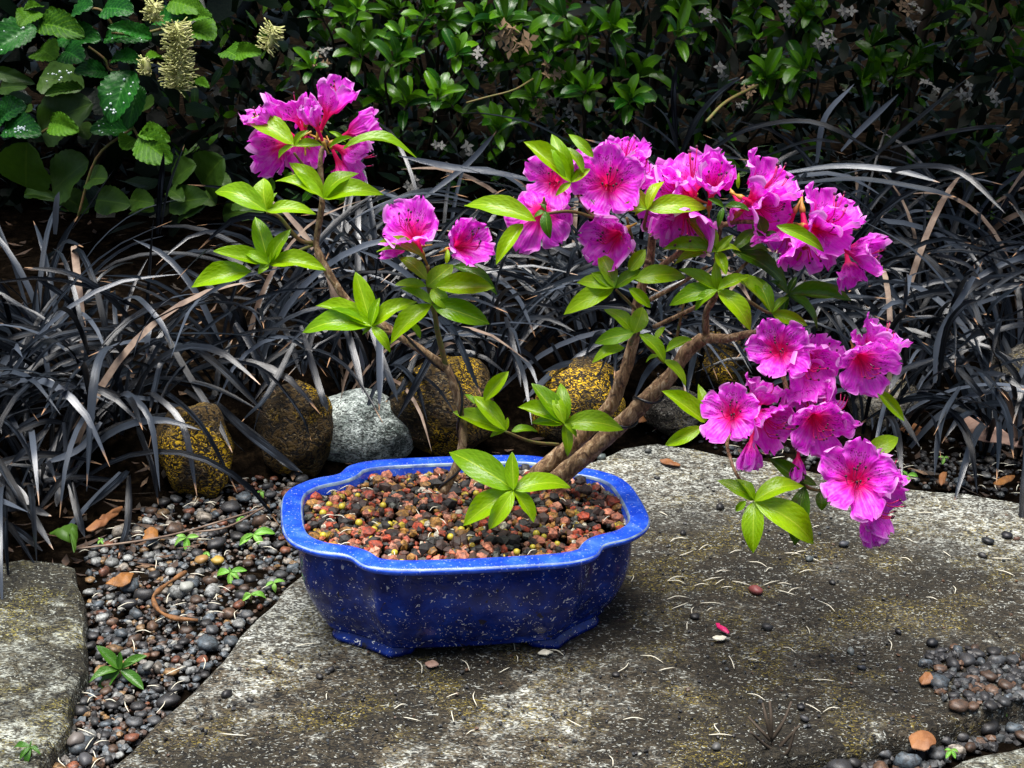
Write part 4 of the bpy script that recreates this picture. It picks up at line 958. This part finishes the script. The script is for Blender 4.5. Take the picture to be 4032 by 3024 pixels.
def leaf_cloud(name, mat, count, samp, L0, L1, w, parent):
    vs_, fs, uv = [], [], []
    for i in range(count):
        p = samp(); L = ru(L0, L1); d = (rvec() + V((0, -.5, .25))).normalized(); hint = (V((0, -.5, .8)) + rvec() * .8); m4 = frame(p, p + d * L, hint, w)
        o = len(vs_)
        for q, u_ in (((0, 0, 0), (.5, 0)), ((.4, .45, .05), (.9, .45)), ((-.4, .45, .05), (.1, .45)), ((.36, .8, .04), (.9, .8)), ((-.36, .8, .04), (.1, .8)), ((0, 1, -.02), (.5, 1))): vs_.append(m4 @ V(q)); uv.append(u_)
        fs += [(o, o + 1, o + 2), (o + 1, o + 3, o + 4, o + 2), (o + 3, o + 5, o + 4)]
    return tag(link(name, mesh(name, vs_, fs, mat, True, uv), parent), kind='stuff')
for sh, x0, x1 in ((SH[0], -1.3, -.05), (SH[1], -.05, .45), (SH[2], .45, 1.5)):
    def samp():
        y = 2.52 + .75 * rnd.random() ** 1.3
        return V((ru(x0, x1), y, .06 + 1.35 * rnd.random()))
    leaf_cloud('foliage', M['hedge_shade'], int(5200 * (x1 - x0)), samp, .05, .075, .34, sh)
    for k in range(4):
        v_, f_ = [], []; b = V((ru(x0 * .8 if x0 < 0 else x0, x1 * .8), 2.8 + ru(0, .2), .05)); C = catmull([b, b + V((ru(-.1, .1), ru(-.1, .1), .5)), b + V((ru(-.2, .2), ru(-.15, .1), 1.2))], 8)
        tube_geo(C, [.014 - .0012 * i for i in range(9)], 7, v_, f_); link('stem', mesh('stem', v_, f_, M['hedge_twig']), sh)
# unseen overhang foliage, added above the view to shade what stands below
leaf_cloud('foliage', M['hedge_shade'], 2600, lambda: V((ru(.50, 1.5), ru(1.95, 2.6), ru(.70, 1.35))), .05, .075, .4, SH[2])  # added overhang at the right end
leaf_cloud('foliage', M['hedge_shade'], 500, lambda: V((ru(-.05, .5), ru(2.25, 2.6), ru(.75, 1.4))), .05, .075, .4, SH[1])  # added overhang, sparser over the middle
leaf_cloud('foliage', M['hedge_leaf'], 380, lambda: V((ru(-.62, -.05), ru(2.53, 2.66), ru(.10, .55))), .032, .05, .36, SH[0])
leaf_cloud('foliage', M['hedge_leaf'], 340, lambda: V((ru(-.05, .50), ru(2.53, 2.66), ru(.10, .55))), .032, .05, .36, SH[1])
leaf_cloud('foliage', M['hedge_leaf'], 160, lambda: V((ru(.50, 1.1), ru(2.6, 2.7), ru(.10, .55))), .032, .05, .36, SH[2])
def blossom_mesh(seed, mat):
    r = random.Random(seed); vs_, fs = [], []
    for k in range(r.randint(3, 5)):
        c = V((r.uniform(-1, 1), r.uniform(-1, 1), r.uniform(-.3, .3))); n = V((r.uniform(-.6, .6), r.uniform(-.6, .6), 1)).normalized(); x = n.cross(V((0, 1, .2))).normalized(); y = n.cross(x)
        for p in range(4):
            q = p * pi / 2 + r.uniform(-.2, .2); d = x * cos(q) + y * sin(q); s = n.cross(d); o = len(vs_)
            vs_ += [c, c + d * .35 + s * .22 + n * .05, c + d * .75 + n * r.uniform(-.2, .15), c + d * .35 - s * .22 + n * .05]; fs.append((o, o + 1, o + 2, o + 3))
        tube_geo([c, c - n * .7], [.09, .05], 5, vs_, fs)
    return mesh('blossom', vs_, fs, mat, True)
BL = [blossom_mesh(i, M['blossom']) for i in range(4)]; BD = [blossom_mesh(i + 9, M['dry_blossom']) for i in range(3)]
for z, lst, ms in ((Z5, [(140, 300), (850, 890), (1010, 940), (890, 1070), (680, 1150), (640, 1190), (1580, 600), (1660, 690), (1090, 350), (480, 1180)], BL), (Z6, [(360, 440), (500, 620), (1030, 230), (1000, 250), (1160, 50), (290, 90), (770, 80), (1640, 520), (1860, 570), (1550, 40), (1550, 130), (2020, 600)], BL), (Z5, [(100, 380), (1290, 250), (1340, 230), (1540, 440), (1470, 690)], BD), (Z6, [(1520, 30), (520, 560)], BD)):
    for p in lst:
        c = A(z(*p), 2.42 + ru(-.03, .05)); sz = ru(.011, .016) * (1.6 if p in ((1290, 250), (1340, 230)) else 1)
        ax = (TOCAM + rvec() * .5).normalized(); link('blossom', rnd.choice(ms), shrub_of(c), Matrix.Translation(c) @ ax.to_track_quat('Z', 'Y').to_matrix().to_4x4() @ Matrix.Scale(sz, 4))
v_, f_ = [], []
C = catmull([A(Z5(1420, 490), 2.40), A(Z5(1300, 560), 2.37), A(Z5(1130, 605), 2.36), A(Z5(1005, 640), 2.35)], 10); tube_geo(C, [.0018] * 11, 5, v_, f_); link('twig', mesh('twig', v_, f_, M['twig']), SH[0])
v_, f_ = [], []
C = catmull([A(Z6(280, 740), 2.2), A(Z6(400, 620), 2.25), A(Z6(590, 520), 2.4)], 10); tube_geo(C, [.0028] * 11, 5, v_, f_); link('twig', mesh('twig', v_, f_, M['twig']), SH[1])

# ------------------------------------------------------------------ ribbed-leaf shrub with bottlebrush flowers
FS = empty('ribbed_leaf_shrub', V((-.75, 2.45, .09)), 'shrub with broad ribbed leaves and cream bottlebrush flowers', 'shrub')
FL = [('foth_leaf', [(255, 190, -70, 400, .62), (950, 515, 800, 885, .66), (950, 950, 650, 960, .55), (1010, 620, 920, 920, .5), (40, 930, 285, 960, .58), (770, 280, 1100, 300, .45), (1100, 270, 800, 180, .35), (520, 150, 655, 30, .75), (760, 60, 940, 60, .7), (420, 290, 695, 250, .55), (470, 370, 615, 450, .7), (770, 520, 545, 520, .55), (0, 880, 170, 760, .6), (1130, 160, 1360, 100, .5), (820, 440, 1020, 440, .42), (1180, 90, 1330, 130, .5)]),
      ('foth_light', [(290, 170, 600, 250, .5), (260, 90, 145, 180, .75), (1010, 1000, 1255, 1185, .62), (980, 1010, 885, 1090, .8), (1030, 950, 1210, 1000, .45), (370, 890, 580, 960, .5), (1200, 440, 1060, 430, .5), (1375, 200, 1555, 300, .75), (1380, 150, 1545, 130, .45), (1240, 10, 1450, 60, .6), (290, 360, 410, 440, .8), (1400, 610, 1520, 645, .35), (1640, 370, 1740, 410, .65), (1720, 390, 1870, 370, .45), (300, 50, 180, 60, .4), (330, 130, 450, 120, .4), (600, 640, 330, 660, .3)]),
      ('foth_olive', [(300, 960, 640, 740, .72), (290, 560, 600, 620, .65), (1260, 1340, 1400, 1190, .72), (1480, 1345, 1600, 1150, .98), (1560, 1260, 1665, 1400, .5), (190, 1360, 185, 1045, .95), (380, 1390, 620, 1160, .8), (180, 1410, 415, 1440, .3), (450, 1420, 635, 1530, .6), (700, 1450, 935, 1480, .6), (640, 1300, 770, 1290, .7), (940, 1450, 1110, 1470, .55), (1230, 1480, 1500, 1430, .55), (1300, 1570, 1460, 1490, .6), (1620, 1560, 1900, 1530, .45), (1690, 1480, 1860, 1500, .5), (1480, 1390, 1560, 1480, .7), (0, 640, 185, 620, .4), (1000, 840, 1105, 740, .8), (170, 830, 225, 790, .5), (560, 900, 640, 1000, .6), (-40, 520, 240, 600, .25), (950, 1540, 1110, 1520, .4), (1230, 1380, 1330, 1450, .5)])]
WET = {(255, 190), (950, 515), (40, 930), (950, 950), (290, 560), (770, 280)}
drop = rock_mesh('droplets', (1, 1, .6), M['droplet'], 5, 1, .1)
for k, lst in FL:
    for x0, y0, x1, y1, w in lst:
        Y = {'foth_leaf': 2.22, 'foth_light': 2.18, 'foth_olive': 2.27}[k] + ru(-.05, .05)
        B, T = A(Z7(x0, y0), Y + .02), A(Z7(x1, y1), Y - .02)
        lf = put_leaf(FS, FLEAF[k], B, T, w * 1.08, .3, 1.0, .25)
        if (x0, y0) in WET:
            mw = PW[lf.name]; mwi = mw.inverted(); vs_, fs = [], []
            bm = bmesh.new(); bmesh.ops.create_icosphere(bm, subdivisions=1, radius=1); tv = [v.co.copy() for v in bm.verts]; tf = [tuple(v.index for v in f.verts) for f in bm.faces]; bm.free()
            for i in range(16):
                s, t = ru(.2, .85), ru(-.6, .6); c = mw @ V((t * P_rnd(s) * .5, s, .045 + .13 * abs(t) * P_rnd(s))); o = len(vs_); r = ru(.0010, .0026)
                vs_ += [mwi @ (c + q * r) for q in tv]; fs += [tuple(o + j for j in f) for f in tf]
            tag(link('droplets', mesh('droplets', vs_, fs, M['droplet']), lf, mw), kind='stuff')
def fsamp():
    x = -1.3 + .85 * rnd.random(); return V((x, 2.34 + .35 * rnd.random(), .10 + 1.2 * rnd.random()))
leaf_cloud('foliage', M['hedge_shade'], 900, fsamp, .05, .085, .7, FS)
leaf_cloud('foliage', M['foth_olive'], 140, lambda: V((ru(-1.4, -.7), ru(1.9, 2.4), ru(.72, 1.3))), .06, .09, .7, FS)  # unseen overhang added at the far left to shade the leaves below
for pts in ([(640, 340), (760, 430), (800, 510), (960, 530)], [(960, 920), (990, 970), (1010, 1020)], [(660, 60), (740, 80), (820, 190)], [(290, 970), (340, 940), (400, 920)], [(810, 240), (1000, 250), (1170, 210)], [(1000, 560), (1030, 480), (1050, 400)], [(960, 930), (700, 1150), (560, 1600)]):
    v_, f_ = [], []; C = catmull([A(Z7(*p), 2.24) for p in pts], 10); tube_geo(C, [.0022] * 11, 5, v_, f_); link('twig', mesh('twig', v_, f_, M['twig']), FS)
def brush(p0, p1, rad, n, seed):
    r = random.Random(seed); a0, b0 = A(Z7(*p0), 2.13), A(Z7(*p1), 2.13); ax = (b0 - a0).normalized(); x = ax.cross(V((0, 1, 0))).normalized(); y = ax.cross(x); k = rad * Z7(1, 0)[0] / FPX * 2.2
    v_, f_ = [], []; tube_geo(catmull([a0, (a0 + b0) / 2 + x * .004, b0], 6), [.003, .005, .006, .006, .006, .005, .003], 6, v_, f_)
    for i in range(n):
        s = r.random(); q = r.uniform(0, 6.28); d = (x * cos(q) + y * sin(q) + ax * r.uniform(-.5, .3)).normalized(); p = a0.lerp(b0, s); L = k * r.uniform(.7, 1.1) * (.75 + .25 * sin(pi * s))
        tube_geo([p, p + d * L * .6 + ax * .001, p + d * L + ax * .003 * r.uniform(-1, 1)], [.0006, .0007, .0011], 4, v_, f_)
    link('bottlebrush_flower', mesh('bottlebrush', v_, f_, M['brush']), FS)
brush((1275, 170), (1300, 380), 125, 190, 1); brush((1300, 380), (1290, 650), 140, 220, 2); brush((1130, 20), (1095, 150), 85, 110, 3); brush((1990, 190), (1930, 360), 100, 90, 4); brush((1045, 420), (1050, 545), 60, 70, 5)

# ------------------------------------------------------------------ small plants, litter
def weed(z, c, tips, label, mat='weed', w=.45, zz=-.015, cat='seedling', group=None, stem=True):
    q = z(*c); g = G(q, zz); e = empty('weed_seedling', g, label, cat, group); top = g + V((0, 0, .004)); Y = top.y
    if stem:
        v_, f_ = [], []; tube_geo([g - V((0, 0, .006)), g - V((0, 0, .001)), top], [.0012, .001, .0008], 5, v_, f_); link('stem', mesh('stem', v_, f_, M['twig']), e)
    for t in tips:
        T0 = A(z(*t), Y); L = (T0 - top).length; T = A(z(*t), Y - L * (.8 if z(*t)[1] > q[1] else -.5) * .6)
        put_leaf(e, LEAF[mat], top, T, w, .8, .5, .2)
weed(ZA, (1085, 340), [(1025, 310), (1155, 315), (1010, 360), (1095, 415), (1070, 330)], 'bright green four-leaved seedling among the pebbles near the tan pebble')
weed(ZA, (1475, 320), [(1600, 290), (1390, 365), (1530, 375), (1480, 290), (1420, 330)], 'bright seedling with one long leaf close to the pot rim')
weed(ZA, (1340, 540), [(1245, 540), (1330, 490), (1435, 515), (1335, 600), (1390, 560)], 'green seedling among pebbles midway beside the flagstone edge')
weed(ZA, (1590, 600), [(1655, 565), (1540, 605), (1600, 640), (1560, 580)], 'small seedling at the flagstone edge under the pot rim')
weed(ZA, (1460, 670), [(1405, 690), (1410, 660), (1500, 640), (1555, 665), (1470, 640)], 'spreading seedling hugging the flagstone edge')
weed(ZA, (700, 1110), [(560, 950), (545, 1250), (860, 1010), (835, 1210), (515, 1150), (700, 980), (790, 1050), (700, 1060)], 'larger dark-veined weed between the two flagstones', 'weed_dark', .36)
weed(ZA, (585, 350), [(570, 320), (605, 330), (570, 360), (600, 360)], 'tiny clover-like seedling beside a blue-grey pebble')
weed(ZA, (1515, 70), [(1490, 60), (1540, 60), (1520, 40), (1530, 90)], 'tiny seedling in the gravel behind the pot lobe')
weed(ZA, (1400, 220), [(1370, 240), (1420, 200), (1395, 190)], 'tiny pale seedling between fallen twigs in the gravel')
weed(ZA, (1200, 420), [(1180, 440), (1220, 430), (1195, 400)], 'little sprout beside the ochre pebble')
weed(ZB, (2010, 1310), [(2000, 1275), (2050, 1330), (1980, 1350), (2030, 1290)], 'lone green seedling in the dark pebbles of the joint', zz=-.012)
weed(ZB, (1690, 1570), [(1650, 1540), (1740, 1560), (1660, 1600), (1720, 1600)], 'pale green seedling beside the olive flagstone corner', zz=-.012)
weed(Z9, (880, 1060), [(850, 1040), (920, 1050), (890, 1090), (870, 1030)], 'clover sprout under the pale grey boulder', zz=-.01)
weed(Z9, (790, 1360), [(740, 1350), (850, 1350), (800, 1390), (760, 1320)], 'clover sprout at the flagstone back edge', zz=-.01)
weed(Z9, (990, 1260), [(960, 1245), (1020, 1255), (980, 1285)], 'clover sprout beside the round grey stone', zz=-.01)
weed(ZA, (180, 1560), [(70, 1540), (225, 1540), (110, 1610), (235, 1570), (150, 1650), (180, 1500)], 'drab weed with bare stalks on the pale grey flagstone', 'weed_dark', .35, 0.004)
# fan-shaped fallen leaf
def flat_leaf(z, pts, zz, mat, label, name='fallen_leaf', lift=.006, seed=1, cat='leaf', group=None):
    P0 = [G(z(*p), zz) for p in pts]; P = catmull(P0 + P0[:1], len(P0) * 4)[:-1]; P = [p + V((noise.noise(p * 140 + V((seed, 0, 0))), noise.noise(p * 140 + V((0, seed, 9))), 0)) * .0022 for p in P]; c = sum(P, V((0, 0, 0))) / len(P); vs_ = [c + V((0, 0, lift))]
    for ring in (.5, 1.0):
        for i, p in enumerate(P): vs_.append(c.lerp(p, ring) + V((0, 0, lift * (1.1 if ring < 1 else .4) + .004 * noise.noise(p * 60 + V((seed, 0, 0))) + .003)))
    n = len(P); fs = [(0, 1 + i, 1 + (i + 1) % n) for i in range(n)] + [(1 + i, 1 + n + i, 1 + n + (i + 1) % n, 1 + (i + 1) % n) for i in range(n)]
    vs_ += [v - V((0, 0, .0008)) for v in vs_]; k = 1 + 2 * n; fs += [tuple(k + j for j in reversed(f)) for f in fs[:]]
    return tag(link(name, mesh('leaf', vs_, fs, mat), None), label, cat, group)
flat_leaf(ZA, [(290, 330), (360, 310), (440, 285), (455, 330), (450, 380), (440, 445), (420, 385), (350, 360)], .004, M['foth_olive'], 'fan-shaped green leaf standing at the grey flagstone corner', lift=.012)
flat_leaf(ZA, [(500, 300), (560, 260), (640, 190), (715, 165), (690, 200), (640, 240), (600, 280), (530, 310)], -.012, M['dead_leaf'], 'crumpled orange-brown dead leaf beside the black grass', seed=3)
flat_leaf(ZA, [(610, 620), (690, 570), (770, 545), (760, 600), (690, 625)], -.012, M['orange_leaf'], 'bright orange fallen leaf in the gravel strip', seed=4)
flat_leaf(ZA, [(835, 310), (915, 295), (910, 345), (840, 350)], -.012, M['orange_leaf'], 'small yellow fallen leaf beside a blue-grey pebble', seed=5)
flat_leaf(Z9, [(1030, 985), (1090, 1040), (1160, 1110), (1220, 1150), (1320, 1180), (1420, 1210), (1420, 1225), (1280, 1200), (1180, 1185), (1100, 1140), (1050, 1080)], .0, M['dead_pale'], 'long withered pinkish-brown leaf under the black grass', lift=.015, seed=6)
flat_leaf(Z9, [(740, 1110), (800, 1090), (880, 1110), (870, 1140), (790, 1140)], -.008, M['dead_leaf'], 'curled brown dead leaf under the pale grey boulder', seed=7)
flat_leaf(Z9, [(960, 1370), (1000, 1350), (990, 1400), (970, 1410)], -.008, M['dead_leaf'], 'little reddish dead leaf at the flagstone back edge', seed=8)
flat_leaf(Z9, [(1250, 1410), (1320, 1380), (1370, 1360), (1350, 1400), (1280, 1425)], -.002, M['orange_leaf'], 'thin orange dead leaf at the flagstone far end', seed=9)
flat_leaf(ZB, [(1410, 1480), (1500, 1455), (1585, 1480), (1590, 1530), (1520, 1565), (1440, 1550)], -.010, M['dead_leaf'], 'brown rounded leaf in the dark joint', seed=10)
flat_leaf(ZB, [(1480, 1110), (1530, 1090), (1575, 1130), (1550, 1150), (1500, 1145)], .0, M['dead_leaf'], 'rusty curled leaf at the edge of the pebble drift', seed=11)
flat_leaf(ZB, [(170, 850), (210, 838), (258, 842), (230, 865), (190, 868)], .0, M['needle'], 'tiny white petal lying below the fallen bud', lift=.003, seed=12, cat='petal')
flat_leaf(ZB, [(190, 765), (215, 780), (275, 815), (270, 825), (220, 800)], .0, M['stamen'], 'tiny pink fallen bud on the flagstone', lift=.004, seed=13, cat='bud')
flat_leaf(S, [(1425, 1001), (1450, 1000), (1470, 1010), (1455, 1014), (1435, 1008)], .0, M['dead_leaf'], 'thin curled brown leaf on the pale flagstone edge', lift=.004, seed=14)
flat_leaf(S, [(918, 1440), (935, 1432), (945, 1442), (930, 1448)], .0, M['dead_pale'], 'small tan petal before the pot', lift=.003, seed=15, cat='petal')
flat_leaf(S, [(1160, 1418), (1180, 1408), (1195, 1415), (1180, 1424)], .0, M['needle'], 'small pale petal beside the right pot foot', lift=.003, seed=16, cat='petal')
flat_leaf(S, [(1355, 925), (1385, 893), (1410, 900), (1390, 925)], .0, M['dead_leaf'], 'orange dead leaf behind the wired trunk', lift=.012, seed=17)
def tendril():
    C = catmull([G(ZA(*p), -.008) for p in [(1080, 520), (1000, 570), (920, 630), (890, 670), (920, 740), (1000, 785), (1150, 800)]], 24); v_, f_ = [], []
    tube_geo(C, [.0022 + .0008 * sin(i) for i in range(25)], 6, v_, f_); tag(link('dry_tendril', mesh('tendril', v_, f_, M['tendril'])), 'curled orange-brown dry tendril lying in the gravel strip', 'twig')
    for a0, b0, lb in (((420, 390), (1530, 150), 'long dry straw across the gravel strip'), ((1120, 290), (1530, 145), 'dry straw pointing at the pot lobe')):
        v_, f_ = [], []; C = catmull([G(ZA(*a0), -.008), G(ZA((a0[0] + b0[0]) / 2, (a0[1] + b0[1]) / 2 + 40), -.004), G(ZA(*b0), -.006)], 12); tube_geo(C, [.0012] * 13, 5, v_, f_); tag(link('dry_straw', mesh('straw', v_, f_, M['mondo_dead'])), lb, 'straw')
tendril()
def bare_twigs():
    base = G(ZB(570, 1640), -.02); e = empty('bare_twig_plant', base, 'leafless dark twig plant sprouting from the joint before the flagstone', 'twigs'); Y = base.y; j1 = A(ZB(570, 1560), Y); j2 = A(ZB(545, 1480), Y)
    for pts in ([j1, A(ZB(490, 1500), Y - .01), A(ZB(415, 1430), Y - .02)], [j1, A(ZB(640, 1480), Y), A(ZB(725, 1390), Y)], [j1, A(ZB(650, 1560), Y - .01), A(ZB(700, 1400), Y - .01)], [j2, A(ZB(480, 1420), Y), A(ZB(400, 1335), Y + .01)], [j2, A(ZB(515, 1350), Y), A(ZB(490, 1245), Y + .01)], [j2, A(ZB(545, 1350), Y), A(ZB(535, 1230), Y + .01)], [j2, A(ZB(620, 1370), Y), A(ZB(675, 1235), Y + .01)], [base, j1, j2]):
        v_, f_ = [], []; C = catmull(pts, 8); tube_geo(C, [.0020 - .0010 * i / 8 for i in range(9)], 6, v_, f_, .2); link('twig', mesh('twig', v_, f_, M['hedge_twig']), e)
bare_twigs()
def needles():
    vs_, fs = [], []
    def one(p, L, a0, z):
        d = V((cos(a0), sin(a0), 0)); s = V((-sin(a0), cos(a0), 0)); b_ = ru(-.14, .14) * L
        tube_geo(catmull([V((p.x, p.y, z + .0015)), V((p.x, p.y, z + .003)) + d * L * .5 + s * b_, V((p.x, p.y, z + .0015)) + d * L], 5), [.0003, .00048, .0005, .00048, .0004, .0002], 4, vs_, fs)
    SL = [(560, 1400), (1400, 1180), (1420, 1010), (1700, 1050), (2200, 1120), (2200, 1380), (1900, 1560), (1300, 1640), (450, 1640)]
    f = poly_sampler(SL, 0)
    for i in range(60): one(f(), ru(.010, .024), ru(0, 6.28), 0)
    HOT = poly_sampler([(1390, 1180), (1750, 1200), (1700, 1330), (1400, 1300)], 0)
    for i in range(22): one(HOT(), ru(.012, .024), ru(-.6, .9), 0)
    f = poly_sampler(STRIP)
    for i in range(70): p = f(); one(p, ru(.010, .022), ru(0, 6.28), bz(p) + .010)
    f = poly_sampler(BACK)
    for i in range(70): p = f(); one(p, ru(.010, .022), ru(0, 6.28), bz(p) + .006)
    for i in range(40): p = pot_sample(); one(p, ru(.008, .016), ru(0, 6.28), grit_z(p) + .006)
    tag(link('needle_litter', mesh('needles', vs_, fs, M['needle'])), 'pale dry conifer needles scattered over stone and gravel', 'needles', None, 'stuff')
needles()

def crumbs():
    f = poly_sampler([(560, 1400), (1400, 1180), (1420, 1000), (1600, 1000), (1850, 1045), (2230, 1110), (2230, 1480), (1900, 1590), (1300, 1650), (300, 1640)], .001)
    gravel_stuff('crumbs', 650, f, .0007, .0024, M['dark_pebble'], 'dark crumbs of bark and grit strewn over the broad flagstone', 'crumbs', 1, lambda p: .001, .35, .0008)
crumbs()

def bed_litter():
    vs_, fs = [], []
    for i in range(520):
        x, y = ru(-1.0, 1.0), ru(1.62, 2.5)
        if i > 360: x, y = ru(-.75, -.34), ru(1.38, 1.66)
        p = V((x, y, bed_h(x, y) + ru(.004, .014))); a0 = ru(0, 6.28); L, w = ru(.012, .04), ru(.003, .009)
        d = V((cos(a0), sin(a0), ru(-.2, .2))); q = V((-sin(a0), cos(a0), ru(-.3, .3))); o = len(vs_)
        vs_ += [p - d * L / 2, p + q * w / 2, p + d * L / 2 + V((0, 0, ru(0, .006))), p - q * w / 2]; fs.append((o, o + 1, o + 2, o + 3))
    tag(link('leaf_litter', mesh('litter', vs_, fs, M['litter'])), 'brown dry leaf litter on the soil under the black grass', 'leaf litter', None, 'stuff')
M['litter'] = pebble_mat('leaf_litter', [(0, (.06, .03, .015)), (.3, (.12, .06, .03)), (.55, (.03, .02, .012)), (.8, (.22, .13, .07))], True, .8)
bed_litter()
